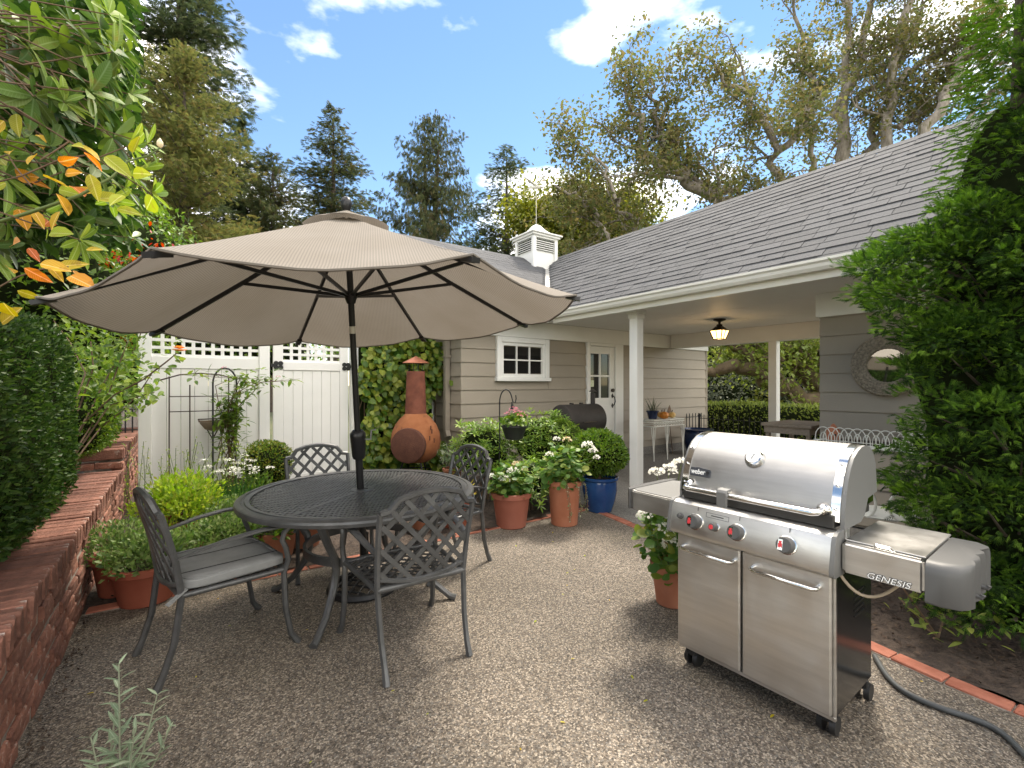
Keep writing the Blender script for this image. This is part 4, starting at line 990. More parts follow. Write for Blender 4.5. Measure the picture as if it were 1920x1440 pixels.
def lettering(text, size, o_, ax, ay, parent, m, ext=.001, shear=0, sx_=1.0, off=.012):
    cu_ = bpy.data.curves.new('lettering', 'FONT'); cu_.body = text; cu_.size = size; cu_.extrude = ext; cu_.align_x = 'CENTER'; cu_.align_y = 'CENTER'; cu_.shear = shear; cu_.offset = size*off
    tmp = bpy.data.objects.new('lettering', cu_); col.objects.link(tmp)
    me = bpy.data.meshes.new_from_object(tmp.evaluated_get(bpy.context.evaluated_depsgraph_get()))
    bpy.data.objects.remove(tmp); me.name = 'lettering'; me.materials.clear()
    ax, ay = nrm(ax), nrm(ay); az = np.cross(ax, ay); Mx = np.stack([ax*sx_, ay, az], 1)
    for v in me.vertices: v.co = Vector(np.array(o_) + Mx @ np.array(v.co[:]))
    return link('lettering', me, m, parent)
y, nn, tt = onlid(.985); c = np.array([.088, y + .0005, .985])
bd_ = MB().prism([(-.053, -.021), (.053, -.021), (.055, -.016), (.055, .010), (.050, .018), (.01, .021), (-.01, .024), (-.03, .021), (-.053, .021), (-.055, .016), (-.055, -.016)], c, px_, tt, nn*.005).build('badge', mat('badge_pewter', (.05, .055, .065), .5, .3), lid, None, .001)
lettering('weber', .036, c + nn*.0056 - px_*.010, px_, tt, bd_, m_paper, .0012, 0, .80)
MB().tube([c + nn*.005 + px_*.040 + tt*.003, c + nn*.0072 + px_*.040 + tt*.003], [.0075, .0075], 16).build('kettle_emblem', m_iron, bd_)
MB().prism([(-.004, -.014), (-.0025, -.014), (-.001, -.004), (.001, -.004), (.0025, -.014), (.004, -.014), (.003, -.003), (-.003, -.003)], c + nn*.0055 + px_*.040, px_, tt, nn*.0012).build('emblem_legs', m_iron, bd_)
# side shelves
ls = MB().prism([(-.325, .06), (-.31, .02), (-.27, -.005), (-.004, -.005), (-.004, .44), (-.27, .44), (-.31, .42), (-.325, .38)], (0, 0, .735), (1, 0, 0), (0, 1, 0), (0, 0, .100)).build('side_shelf', m_steel, gr, 30, .006, 0, 2)
MB().prism([(-.305, .07), (-.295, .035), (-.26, .015), (-.02, .015), (-.02, .42), (-.26, .42), (-.29, .41), (-.305, .37)], (0, 0, .8355), (1, 0, 0), (0, 1, 0), (0, 0, .003)).build('shelf_top', m_greycast, ls)
MB().prism([(-.340, .07), (-.325, .015), (-.30, -.008), (-.296, -.008), (-.296, .45), (-.325, .44), (-.340, .38)], (0, 0, .730), (1, 0, 0), (0, 1, 0), (0, 0, .112)).build('shelf_end', m_plastic, ls, 30, .006)
rs = MB().box(.712, .955, .005, .45, .700, .818).build('side_shelf', m_steel, gr, 30, .010, 0, 3)
MB().box(.718, .956, .030, .435, .8185, .825).build('burner_lid', m_steelh, rs, None, .002)
MB().tube([(.81, .022, .822), (.82, .012, .832), (.86, .012, .832), (.87, .022, .822)], .005, 6).build('lid_pull', m_chrome, rs)
ec = [(.958, .002), (1.0, .0), (1.045, .02)]
for i in range(4):
    y0 = .05 + i*.10; ec += [(1.062, y0), (1.072, y0+.035), (1.066, y0+.065), (1.052, y0+.08)]
ec += [(1.03, .452), (.958, .452)]
lo_ = MB(); nE = len(ec); cE = np.mean(ec, 0); lv_ = [(.672, .97), (.680, 1.0), (.775, 1.0), (.795, .985), (.808, .95), (.815, .89), (.817, .80)]
for z_, k_ in lv_: lo_.v += [(cE[0] + (a_-cE[0])*(k_ if a_ > cE[0] else 1), cE[1] + (b_-cE[1])*k_, z_) for a_, b_ in ec]
lo_.f = [(i*nE+j, i*nE+(j+1) % nE, (i+1)*nE+(j+1) % nE, (i+1)*nE+j) for i in range(len(lv_)-1) for j in range(nE)] + [tuple(range(nE))[::-1], tuple((len(lv_)-1)*nE+j for j in range(nE))]
lo_.build('shelf_end', m_plastic, rs, 40)
for y0 in (.14, .26): MB().tube([(1.05, y0, .700), (1.080, y0, .698), (1.083, y0, .708)], .008, 8).build('tool_hook', m_plastic, rs)
lettering('GENESIS', .031, (.855, .0042, .716), (1, 0, 0), (0, 0, 1), rs, m_iron, .0010, .25, 1.12, .05)
lettering('GENESIS', .031, (.855, .0028, .716), (1, 0, 0), (0, 0, 1), rs, m_paper, .0010, .25, 1.12, .0)
MB().tube([(.695 + .185*s, .03 + .16*s*s, .69 - .33*s*(1-s) + .012*s) for s in np.linspace(0, 1, 12)], .006, 8).build('gas_line', mat('tan_hose', (.35, .28, .2), .5), gr)
for i in range(5):
    MB().box(.6845, .6865, .24, .36, .44 + i*.024, .448 + i*.024).build('side_vent', m_iron, gr)
for x, y in ((.05, .05), (.64, .07), (.05, .43), (.655, .43)):
    cst = MB().box(x-.028, x+.028, y-.012, y+.012, .055, .099).build('caster', m_rubber, gr, None, .004)
    for s in (-1, 1): MB().tube([(x+s*.013, y+.02, .040), (x+s*.034, y+.02, .040)], [.040, .036], 18).build('wheel', m_rubber, cst, 40)

# lantern under the breezeway ceiling
lx, ly = 6.9, 4.05
lt = T('ceiling_lantern', 'small lit dark-bronze lantern hanging under the breezeway ceiling', 'lantern', (lx, ly, 2.456))
MB().lathe([(.095, 0), (.09, -.02), (.05, -.035), (.02, -.045), (.018, -.075), (.045, -.09), (.045, -.11), (.03, -.12)], (0, 0, 0), 20).build('canopy', m_bronze, lt, 40)
def frus(r0, z0, r1, z1): return MB().add([(-r0,-r0,z0),(r0,-r0,z0),(r0,r0,z0),(-r0,r0,z0),(-r1,-r1,z1),(r1,-r1,z1),(r1,r1,z1),(-r1,r1,z1)], [(0,3,2,1),(4,5,6,7),(0,1,5,4),(1,2,6,5),(2,3,7,6),(3,0,4,7)])
frus(.04, -.115, .105, -.185).build('hood', m_bronze, lt)
m_lamp, t_, p_, o_ = nodes('lamp_glass'); p_.inputs['Base Color'].default_value = (.9, .6, .25, 1); p_.inputs['Emission Color'].default_value = (1, .62, .24, 1); p_.inputs['Emission Strength'].default_value = 1.6
frus(.098, -.187, .062, -.31).build('glass', m_lamp, lt)
fm = MB()
for sx_ in (-1, 1):
    for sy_ in (-1, 1): fm.bar((sx_*.102, sy_*.102, -.185), (sx_*.065, sy_*.065, -.312), .014, .014)
    fm.bar((sx_*.101, 0, -.187), (sx_*.065, 0, -.31), .01, .01); fm.bar((0, sx_*.101, -.187), (0, sx_*.065, -.31), .01, .01)
fm.box(-.068, .068, -.068, .068, -.322, -.311); fm.build('cage', m_bronze, lt)
pl = bpy.data.lights.new('lantern_bulb', 'POINT'); pl.energy = 1.3; pl.color = (1, .68, .35); pl.shadow_soft_size = .06
plo = bpy.data.objects.new('lantern_bulb', pl); col.objects.link(plo); plo.parent = lt; plo.location = (0, 0, -.38)
# ================================================================== POTS AND SMALL THINGS
def pot_body(t, rt, rb, h, m, rim=.03, style='taper', n=32):
    if style == 'taper': pr = [(rb*.94, 0), (rb, .006), (rt*.955, h-rim*1.6), (rt*.965, h-rim*1.5), (rt+.008, h-rim*1.4), (rt+.010, h-.006), (rt, h), (rt-.018, h), (rt-.024, h-.05)]
    elif style == 'bulge': pr = [(rb*.92, 0), (rb, .008), (rt*.90, h*.35), (rt*1.0, h*.62), (rt*.985, h*.85), (rt*.97, h*.89), (rt*1.07, h*.93), (rt*1.08, h*.98), (rt*1.03, h), (rt*.92, h-.01), (rt*.9, h-.06)]
    else: pr = [(rb*.9, 0), (rb, .01), (rt*1.12, h*.5), (rt*1.12, h*.65), (rt*.92, h*.9), (rt*1.02, h), (rt*.9, h), (rt*.85, h-.05)]
    MB().lathe(pr, (0, 0, 0), n, False).build('pot', m, t, 35)
    MB().lathe([(rt*.9, h-.042), (rt*.5, h-.03), (0, h-.028)], (0, 0, 0), 20, False).build('soil', m_soil, t, 60)
def flower_head(t, c, r, m, n=46, name='flower_head', flat=.8):
    p = rdir(n) * (1, 1, flat); p[:, 2] = np.abs(p[:, 2]) - .15
    scatter(name, ROUND, np.array(c) + p*r, frames(p + rng.normal(0, .4, p.shape), rdir(n)), rng.uniform(.36, .58, n)*r, m, t)
def stem(t, a, b, r=.003, m=None, name='stem', bow=.02):
    a, b = np.array(a), np.array(b); mid = (a+b)/2 + rng.normal(0, bow, 3); MB().tube([a, mid, b], [r*1.2, r, r*.8], 5).build(name, m or m_greenstem, t)
def geranium(label, loc, rt, rb, h, m, style, fr, fz, heads, nl=420, flow='white'):
    t = T('potted_geranium', label, 'potted plant', loc)
    pot_body(t, rt, rb, h, m, .035, style)
    c = (0, 0, h + fz*.55)
    p, d = shell(nl, c, (fr, fr, fz), .18, 3, int(loc[0]*100) + 3, .35)
    p[:, 2] = np.maximum(p[:, 2], h - .08)
    up = d*.8 + np.array([0, 0, .9])
    scatter('foliage', ROUND, p, frames(rdir(len(p)) * (1, 1, .3) + d*.3, up), rng.uniform(.045, .085, len(p)), LV['ger'], t)
    for i in range(7): stem(t, (rng.normal(0, .02), rng.normal(0, .02), h-.05), c + rng.normal(0, .4, 3)*(fr, fr, fz), .005)
    for q in heads:
        b = np.array(q[:3]); stem(t, (b[0]*.4, b[1]*.4, h + fz*.4), b, .003)
        flower_head(t, b, q[3], LV[q[4]] if len(q) > 4 else LV[flow])
    return t
geranium('squat pink terracotta pot of white geraniums beside the metal chair', (2.70, 3.81, 0), .195, .148, .345, m_terrapink, 'taper', .235, .17,
         [(-.16, -.10, .50, .045), (-.05, -.10, .57, .045), (.10, .06, .60, .035, 'cream'), (.16, .0, .55, .032, 'cream'), (-.22, .02, .52, .03)])
geranium('tall tapered terracotta pot of white geraniums with trailing stems', (3.18, 3.55, 0), .168, .135, .45, m_terra, 'taper', .255, .21,
         [(.20, -.14, .80, .05), (.25, -.16, .74, .04), (.24, -.22, .68, .03), (-.05, .06, .86, .03), (.06, .02, .85, .035, 'cream'), (-.24, -.05, .73, .035)])
geranium('terracotta pot of white geraniums tucked under the grill side shelf', (2.60, 1.86, 0), .125, .095, .27, m_terra, 'taper', .20, .26,
         [(-.20, .06, .66, .05), (-.24, .02, .60, .04), (-.06, -.10, .60, .055), (.06, -.12, .52, .06), (-.10, -.08, .42, .055), (.0, .02, .86, .045), (.08, -.02, .90, .045), (-.05, .08, .84, .04), (.14, -.05, .91, .04), (-.14, -.06, .52, .04)], 330)
# trailing stems of the tall pot
tt_ = [o for o in bpy.data.objects if o.get('label', '').startswith('tall tapered')][0]
for i in range(7):
    a = rng.uniform(3.4, 6.0) if i < 5 else .1; r0 = .17
    q = [(r0*math.cos(a), r0*math.sin(a), .45), ((r0+.06)*math.cos(a), (r0+.06)*math.sin(a), .40), ((r0+.07)*math.cos(a+.1), (r0+.07)*math.sin(a+.1), .2), ((r0+.05)*math.cos(a+.15), (r0+.05)*math.sin(a+.15), .06 + .12*rng.random())]
    MB().tube(q, .003, 4).build('trailing_stem', m_stem, tt_)
    ts = rng.random(40); P = np.array([[np.interp(x, [0, .2, .6, 1], [z[k] for z in q]) for k in range(3)] for x in ts])
    scatter('trailing_leaves', DIA, P, frames(rdir(40)), rng.uniform(.015, .03, 40), LV['ivy'], tt_)

def clip_ball(t, c, rad3, m, n, size, seed, inner=.10, bump=.07, up=.7, tpl=DIA):
    core('shade_core', c, [r*.86 for r in rad3], t, None, 14, bump, 4, seed)
    p, d = shell(n, c, rad3, bump, 4., seed, inner)
    scatter('foliage', tpl, p, frames(d*.8 + rdir(len(p))*.7 + np.array([0, 0, up*.4]), d + rdir(len(p))*.5), rng.uniform(.7, 1.3, len(p))*size, m, t)
t = T('potted_boxwood', 'round clipped boxwood in a glossy blue glazed pot', 'potted plant', (3.83, 3.68, 0))
pot_body(t, .195, .135, .39, m_blueglaze, .03, 'bulge'); MB().tube([(0, 0, .34), (.01, .01, .48)], .02, 8).build('trunk', m_stem, t)
clip_ball(t, (-.01, .0, .655), (.315, .315, .255), LV['boxlight'], 5200, .034, 3)
t = T('potted_boxwood', 'bronze-tipped clipped boxwood ball in a low pot before the gate', 'potted plant', (.80, 6.05, 0))
pot_body(t, .17, .13, .24, m_terra, .03, 'taper'); clip_ball(t, (0, 0, .49), (.275, .275, .285), LV['boxball'], 3600, .03, 5)

# plum pot with the climbing clematis on a trellis
t = T('potted_climber', 'plum glazed pot with a thin leafy climber against the white fence', 'potted plant', (.44, 6.42, 0))
pot_body(t, .215, .15, .27, m_plumglaze, .03, 'bulge')
tips = []
for i in range(17):
    a = rng.uniform(0, 6.3); q = [(.05*math.cos(a), .04*math.sin(a), .24)]
    for z in (.45, .7, .95, 1.15): q.append((rng.normal(0, .055) + .0, rng.normal(0, .03), z))
    if i % 2: q += [(q[-1][0] + rng.normal(.18, .28), q[-1][1] + rng.normal(0, .08), 1.3 + rng.random()*.22), (q[-1][0] + rng.normal(.3, .40), q[-1][1] + rng.normal(0, .1), 1.22 + rng.random()*.4)]
    MB().tube(q, [.007] + [.005]*(len(q)-2) + [.002], 5).build('stem', m_stem, t); tips.append(q)
P = []
for q in tips:
    q = np.array(q)
    for _ in range(58 if len(q) > 5 else 20):
        k = rng.uniform(2.4 if len(q) > 5 else 1.5, len(q)-1); i = min(int(k), len(q)-2); P.append(q[i]*(1-(k-i)) + q[i+1]*(k-i) + rng.normal(0, .06, 3))
P = np.array(P); scatter('foliage', LEAF, P, frames(rdir(len(P))*(1, 1, .5)), rng.uniform(.06, .125, len(P)), LV['rose'], t)
for q in ((.52, -.05, 1.52), (-.05, 0, 1.62)): flower_head(t, q, .022, LV['pink'], 14)
tr = T('iron_trellis', 'thin rusty iron trellis with arched top leaning on the white fence', 'trellis', (.16, 6.80, 0))
m_tre = mat('trellis_rust', (.05, .028, .02), .8)
for x, h_ in ((-.30, 1.52), (-.10, 1.42), (.30, 1.52)): MB().tube([(x, -.05, 0), (x, 0, h_)], .008, 6).build('upright', m_tre, tr)
MB().tube([(.13, -.05, 0), (.13, -.02, .75), (.06, -.02, .9), (-.02, -.02, 1.0)], .007, 6).tube([(.13, -.02, .75), (.2, -.02, .9), (.27, -.02, 1.0)], .007, 6).build('fork', m_tre, tr)
MB().tube([(-.02, -.02, 1.0), (.27, -.02, 1.0)], .007, 6).build('crossbar', m_tre, tr)
for z in (1.28, 1.10): MB().tube([(-.30, 0, z), (.30, 0, z)], .006, 5).build('crossbar', m_tre, tr)
MB().tube([(-.40, 0, 1.47), (-.2, 0, 1.54), (0, 0, 1.56), (.2, 0, 1.545), (.4, 0, 1.49)], .008, 6).build('arched_top', m_tre, tr)
tr = T('iron_hoop', 'tall black iron hoop planted in the plum glazed pot', 'plant support', (.40, 6.48, 0))
MB().tube([(-.12, 0, .2), (-.12, 0, 1.44)] + [(-.12*math.cos(a), 0, 1.44 + .18*math.sin(a)) for a in np.linspace(.2, 2.9, 9)] + [(.12, 0, 1.44), (.11, 0, .2)], .010, 6).build('hoop', m_iron, tr, 60)
tr = T('wall_planter', 'small weathered half-round planter basket hung on the trellis', 'planter', (.30, 6.72, .98))
MB().lathe([(.0, -.13), (.09, -.10), (.14, -.03), (.15, .0), (.14, .0), (.12, -.03)], (0, 0, 0), 18, False).build('basket', m_wood, tr, 40)
MB().tube([(-.15, 0, 0), (0, -.15, .0), (.15, 0, 0)], .012, 6).build('rim', m_stem, tr)

# herb pots by the brick wall
def herbs(label, loc, rt, rb, h, m, rad3, leaf, n, size, tpl=DIA, upz=.6, seed=1, off=(0, 0), oval=None):
    t = T('potted_herb', label, 'potted plant', loc)
    pot_body(t, rt, rb, h, m, .03, 'taper')
    c = (off[0], off[1], h + rad3[2]*.35)
    p, d = shell(n, c, rad3, .22, 3.5, seed, .4, -.5); p[:, 2] = np.maximum(p[:, 2], .03 + .05*rng.random(len(p)))
    scatter('foliage', tpl, p, frames(d*.7 + rdir(len(p))*.7 + np.array([0, 0, upz]), d + rdir(len(p))*.6 + (0, 0, .6)), rng.uniform(.7, 1.4, len(p))*size, leaf, t)
    k = 26; q, dd = shell(k, c, rad3, .2, 3.5, seed, .15, -.2); mb_ = MB()
    for x in q: mb_.tube([(off[0]*.5 + rng.normal(0, rt*.3), off[1]*.5 + rng.normal(0, rt*.3), h-.04), (np.array(c) + x)/2 + (0, 0, .02), x], .0025, 4)
    mb_.build('stems', m_greenstem, t)
    return t
herbs('red terracotta pot of low oregano nearest the brick wall foot', (-.20, 3.90, 0), .19, .145, .25, m_terraold, (.24, .22, .13), LV['herb'], 1500, .036, DIA, .5, 2)
herbs('dark red pot of trailing thyme pressed against the brick wall', (-.36, 4.15, 0), .15, .11, .27, m_terraold, (.27, .26, .16), LV['herb'], 1500, .03, DIA, .6, 4)
herbs('terracotta pot of soft grey-green oregano behind the cushioned chair', (.22, 4.12, 0), .17, .13, .23, m_terraold, (.32, .27, .16), LV['herb'], 2000, .034, DIA, .6, 6)
herbs('terracotta pot of leafy mint between chair and table', (.60, 4.22, 0), .18, .14, .24, m_terra, (.26, .24, .13), LV['shrub'], 1500, .042, LEAF, .5, 7)
herbs('small terracotta pot of parsley under the table edge', (.86, 4.36, 0), .16, .12, .22, m_terra, (.17, .16, .08), LV['shrub'], 700, .04, LEAF, .5, 8)
herbs('golden yellow-green marjoram clump beside the brick wall', (-.02, 5.22, 0), .18, .14, .2, m_terraold, (.33, .33, .30), LV['gold'], 2600, .045, LEAF, .7, 9)
herbs('pale silver thyme mound before the plum pot', (.42, 5.05, 0), .16, .12, .16, m_terraold, (.30, .28, .17), LV['herb'], 1700, .03, DIA, .6, 10)
herbs('green flowering parsley clump by the plum glazed pot', (.66, 5.75, 0), .12, .09, .16, m_terraold, (.17, .17, .22), LV['shrub'], 700, .04, LEAF, .8, 12)
# tall seed stems of the golden herb
t = T('golden_herb_spires', 'airy pale seed spires rising behind the golden marjoram', 'plant', (.05, 5.55, 0))
P = []
for i in range(46):
    b = np.array([rng.normal(0, .28), rng.normal(0, .15), .1]); e = b + np.array([rng.normal(.08, .14), rng.normal(0, .08), rng.uniform(.45, .80)])
    MB().tube([b, (b+e)/2 + rng.normal(0, .02, 3), e], .0025, 4).build('stem', m_greenstem, t)
    for s in np.linspace(.45, 1, 16): P.append(b + (e-b)*s + rng.normal(0, .008, 3))
P = np.array(P); scatter('foliage', DIA, P, frames(rdir(len(P)) + (0, 0, .5)), rng.uniform(.015, .032, len(P)), LV['gold'], t)
# garlic chives
t = T('garlic_chives', 'clump of garlic chives with flat white flower heads', 'plant', (.38, 5.62, 0))
n = 300; P = np.c_[rng.normal(0, .085, n), rng.normal(0, .085, n), np.zeros(n)+.02]
scatter('foliage', tpl_leaf(.035, .1, .22), P, frames(np.c_[P[:, :2]*2.2, np.ones(n)] + rng.normal(0, .10, (n, 3)), rdir(n)), rng.uniform(.30, .48, n), LV['chive'], t)
for i in range(30):
    a = rng.normal(0, .05, 2); e = np.array([a[0]*2.4 + rng.normal(.04, .09), a[1]*2.4 + rng.normal(0, .06), rng.uniform(.50, .68)])
    if i == 0: e = np.array([-.22, 0, .56])
    MB().tube([(a[0], a[1], .02), (*(a*1.5), e[2]*.6), e], .0022, 4).build('stalk', m_greenstem, t)
    flower_head(t, e, .030, LV['white'], 20, 'flower_head', .5)

# hanging basket on a shepherd's hook
hk = T('shepherds_hook', 'black iron hook stand arching over the hanging flower basket', 'plant hook', (3.02, 4.50, 0))
r_ = np.array([CY, -SY, 0])
arc = [np.array([0, 0, 1.21]) + r_*.075*(1-math.cos(a)) + np.array([0, 0, .155*math.sin(a)]) for a in np.linspace(.0, 2.75, 12)]
MB().tube([(-.012, 0, 0), (0, 0, .8), (0, 0, 1.21)] + arc, .0075, 8).build('rod', m_iron, hk, 60)
e = arc[-1]; MB().tube([e, e + r_*.012 + (0, 0, -.05), e + r_*.04 + (0, 0, -.055), e + r_*.05 + (0, 0, -.01), e + r_*.045 + (0, 0, .03)], .007, 6).build('hook_end', m_iron, hk, 60)
MB().tube([e + (0, 0, -.05), e + (0, 0, -.12), e + (0, 0, -.14)], [.006, .018, .02], 8).build('bell', m_iron, hk, 60)
hb_ = T('hanging_basket', 'black hanging basket of pink geraniums below the hook', 'hanging basket', (3.02 + r_[0]*.17, 4.50 + r_[1]*.17, .78))
MB().lathe([(.07, 0), (.10, .01), (.145, .14), (.155, .15), (.155, .165), (.135, .165), (.12, .12)], (0, 0, 0), 24, False).build('pot', m_blackpot, hb_, 40)
MB().lathe([(.13, .145), (0, .15)], (0, 0, 0), 16, False).build('soil', m_soil, hb_)
for a in (0, 2.1, 4.2): MB().tube([(.14*math.cos(a), .14*math.sin(a), .16), (-.02, .0, .42)], .002, 4).build('hanger_wire', m_iron, hb_)
p, d = shell(260, (0, 0, .2), (.17, .17, .10), .2, 4, 5, .4, -.2)
scatter('foliage', ROUND, p, frames(rdir(len(p)) + d, d + (0, 0, 1)), rng.uniform(.03, .06, len(p)), LV['shrub'], hb_)
for q in ((-.07, -.05, .33, .032), (-.02, .0, .36, .032), (.03, -.03, .32, .03), (-.10, 0, .30, .03), (.12, 0, .30, .032), (.06, .05, .35, .028), (.18, .02, .26, .025), (.0, -.1, .28, .03)): flower_head(hb_, q[:3], q[3], LV['pink'], 20)

# variegated ivy pot, small red pots near the far chair
t = T('potted_ivy', 'small pot of pale variegated ivy beside the chiminea', 'potted plant', (2.85, 5.35, 0)); pot_body(t, .12, .09, .34, m_terra, .025, 'taper')
p, d = shell(240, (0, 0, .50), (.19, .19, .20), .3, 4, 8, .4); scatter('foliage', LEAF, p, frames(rdir(len(p)) + (0, 0, .2), d + (0, 0, .7)), rng.uniform(.04, .08, len(p)), LV['ivy'], t)
t = T('potted_bulbs', 'red-brown pot with yellowing strappy leaves behind the far chair', 'potted plant', (2.22, 4.12, 0)); pot_body(t, .15, .12, .27, m_terraold, .03, 'taper')
n = 60; P = np.c_[rng.normal(0, .05, (n, 2)), np.full(n, .24)]; scatter('foliage', tpl_leaf(.09, .15, .3), P, frames(np.c_[rng.normal(0, .6, (n, 2)), np.ones(n)]), rng.uniform(.18, .32, n), LV['yellow'], t)
t = T('potted_begonia', 'low terracotta pot half hidden behind the table and far chair', 'potted plant', (1.95, 4.25, 0)); pot_body(t, .15, .115, .22, m_terra, .03, 'taper')
p, d = shell(200, (0, 0, .26), (.15, .15, .09), .2, 4, 9, .3, -.2); scatter('foliage', LEAF, p, frames(d + (0, 0, .4), d + (0, 0, 1)), rng.uniform(.04, .07, len(p)), LV['shrub'], t)

# foreground sage
t = T('potted_sage', 'silvery sage sprig in the foreground at the foot of the brick wall', 'potted plant', (-.16, 1.88, 0)); pot_body(t, .10, .08, .13, m_terra, .02, 'taper')
P, Dr, Sz = [], [], []
for e, k in (((-.005, .0, .575), 15), ((.10, .0, .44), 9), ((-.08, .02, .36), 8), ((.04, -.05, .38), 9), ((.14, -.02, .33), 7), ((-.02, .06, .40), 8), ((-.12, -.03, .28), 6)):
    b = np.array([rng.normal(0, .015), rng.normal(0, .015), .09]); e = np.array(e)*(.9, .9, .97); mid = (b+e)/2 + (e[0]*.15, 0, .0)
    MB().tube([b, mid, e], [.004, .003, .002], 5).build('stem', mat('sage_stem', (.2, .22, .15), .8) if 'sage_stem' not in MATS else MATS['sage_stem'], t)
    for s in np.linspace(.25, 1, k):
        q = b*(1-s)**2 + 2*mid*s*(1-s) + e*s*s; a = rng.uniform(0, 6.3)
        for aa in (a, a + math.pi): P.append(q); Dr.append((math.cos(aa), math.sin(aa), .75)); Sz.append(.072*(1.15-.6*s))
meshes_ = [tpl_mesh('sage_leaf', tpl_leaf(.24, .12, f, (0, .3, .7, 1), (.2, 1, .8, 0)), VSA) for f in (.1, .3)]
Rm = frames(np.array(Dr)); leaf_objects('leaf', meshes_, P, Rm, Sz, t)

# ------------------------------------------------------------------ chiminea
ch = T('chiminea', 'rust-coloured round-bellied iron chiminea with tall neck and cap', 'chiminea', (2.70, 6.17, 0))
MB().lathe([(.05, .31), (.18, .33), (.28, .40), (.335, .50), (.35, .62), (.335, .74), (.29, .85), (.22, .94), (.165, .99), (.15, 1.01)], (0, 0, 0), 40, True).build('belly', m_rust, ch, 60)
nk = MB(); nn_ = 30; pr = [(.15, 1.0)] + [(.148 - .0008*i + .0, 1.02 + .0235*i) for i in range(26)] + [(.125, 1.61), (.115, 1.61)]
nk.lathe(pr, (0, 0, 0), nn_, False); o = nk.build('neck', m_rustneck, ch, 180)
co = np.array([v.co[:] for v in o.data.vertices]); rr_ = np.hypot(co[:, 0], co[:, 1]); k = 1 + .018*rng.normal(size=len(co)).clip(-1.5, 1.5)
for v, kk in zip(o.data.vertices, k): v.co.x *= kk; v.co.y *= kk
tocam = nrm((-2.70, -6.17, 0)); side = np.array([-tocam[1], tocam[0], 0]); fdir = nrm(tocam*.93 + side*-.30 + (0, 0, -.02))
fl_, fu_ = nrm(np.cross((0, 0, 1), fdir)), np.array([0, 0, 1.])
c = np.array([0, 0, .60]); ring = lambda r, t_: [c + fdir*t_ + r*(math.cos(a)*fl_ + math.sin(a)*fu_) for a in np.linspace(0, 2*math.pi, 33)[:-1]]
dm = MB(); rings = [ring(.225, .20), ring(.24, .335), ring(.234, .362), ring(.215, .37), ring(.0001, .376)]
dm.add([q for r in rings for q in r], [(i*32+j, i*32+(j+1) % 32, (i+1)*32+(j+1) % 32, (i+1)*32+j) for i in range(4) for j in range(32)]); dd_ = dm.build('fire_door', m_rustdoor, ch, 30)
MB().tube([c + fl_*.20 + fdir*.31, c + fl_*.21 + fdir*.35 + fu_*.03, c + fl_*.20 + fdir*.31 + fu_*.06], .006, 6).build('latch', m_iron, dd_)
hd = nrm(fdir*.55 + fl_*.85); 
for s_, x in ((.75, .09), (.66, .13), (.62, .05), (.80, .11)): MB().bar(c + hd*.345 + fu_*(s_-.60) + np.cross(hd, fu_)*(x-.09), c + hd*.345 + fu_*(s_-.60+.06) + np.cross(hd, fu_)*(x-.09), .012, .012).build('relief_mark', m_rustdoor, ch)
for a in (.8, 2.4, 4.0, 5.5): MB().tube([(.10*math.cos(a), .10*math.sin(a), 1.60), (.10*math.cos(a), .10*math.sin(a), 1.74)], .006, 6).build('cap_leg', m_iron, ch)
MB().lathe([(.19, 1.725), (.185, 1.735), (.0, 1.83)], (0, 0, 0), 28, True).build('cap', m_copper, ch, 40)
for a in (.5, 2.6, 4.7): MB().tube([(.16*math.cos(a), .16*math.sin(a), .36), (.24*math.cos(a), .24*math.sin(a), .15), (.30*math.cos(a), .30*math.sin(a), .0)], .012, 6).build('leg', m_iron, ch)
MB().tube([(.22*math.cos(a), .22*math.sin(a), .2) for a in np.linspace(0, 6.283, 25)], .009, 6).build('stand_ring', m_iron, ch)

# ------------------------------------------------------------------ black barrel smoker
ctr = D(1085, 787, 7.0)
sm = T('barrel_smoker', 'black barrel smoker with short chimney before the garage door', 'smoker', (ctr[0], ctr[1], 0))
bx = np.array([1, 0, 0.]); bz = .89; L2, r0 = .36, .235
MB().tube([(-L2-.012, 0, bz), (-L2, 0, bz), (L2, 0, bz), (L2+.012, 0, bz)], [r0-.02, r0, r0, r0-.02], 32).build('barrel', m_smoker, sm, 40)
MB().tube([(-.13, -.215, bz-.02), (-.13, -.245, bz-.02), (.13, -.245, bz-.02), (.13, -.215, bz-.02)], .008, 6).build('lid_handle', m_chrome, sm)
MB().tube([(.30, .0, bz+.2), (.30, 0, bz+.40)], .036, 14).build('chimney', m_smoker, sm, 40)
MB().lathe([(.065, bz+.42), (.0, bz+.47)], (.30, 0, 0), 16).tube([(.30, 0, bz+.40), (.30, 0, bz+.43)], .006, 5).build('chimney_cap', m_smoker, sm, 40)
MB().box(-L2-.30, -L2+.02, -.22, .16, bz-.10, bz-.075).build('side_table', m_smoker, sm, None, .004)
for x in (-.3, .3):
    for y in (-.18, .18): MB().tube([(x*.9, y*.7, bz-.18), (x*1.1, y*1.2, 0)], .014, 6).build('leg', m_smoker, sm)
for x in (-.15, .05): MB().box(x-.02, x+.02, -.03, .02, bz+r0-.01, bz+r0+.022).build('hinge', m_smoker, sm)

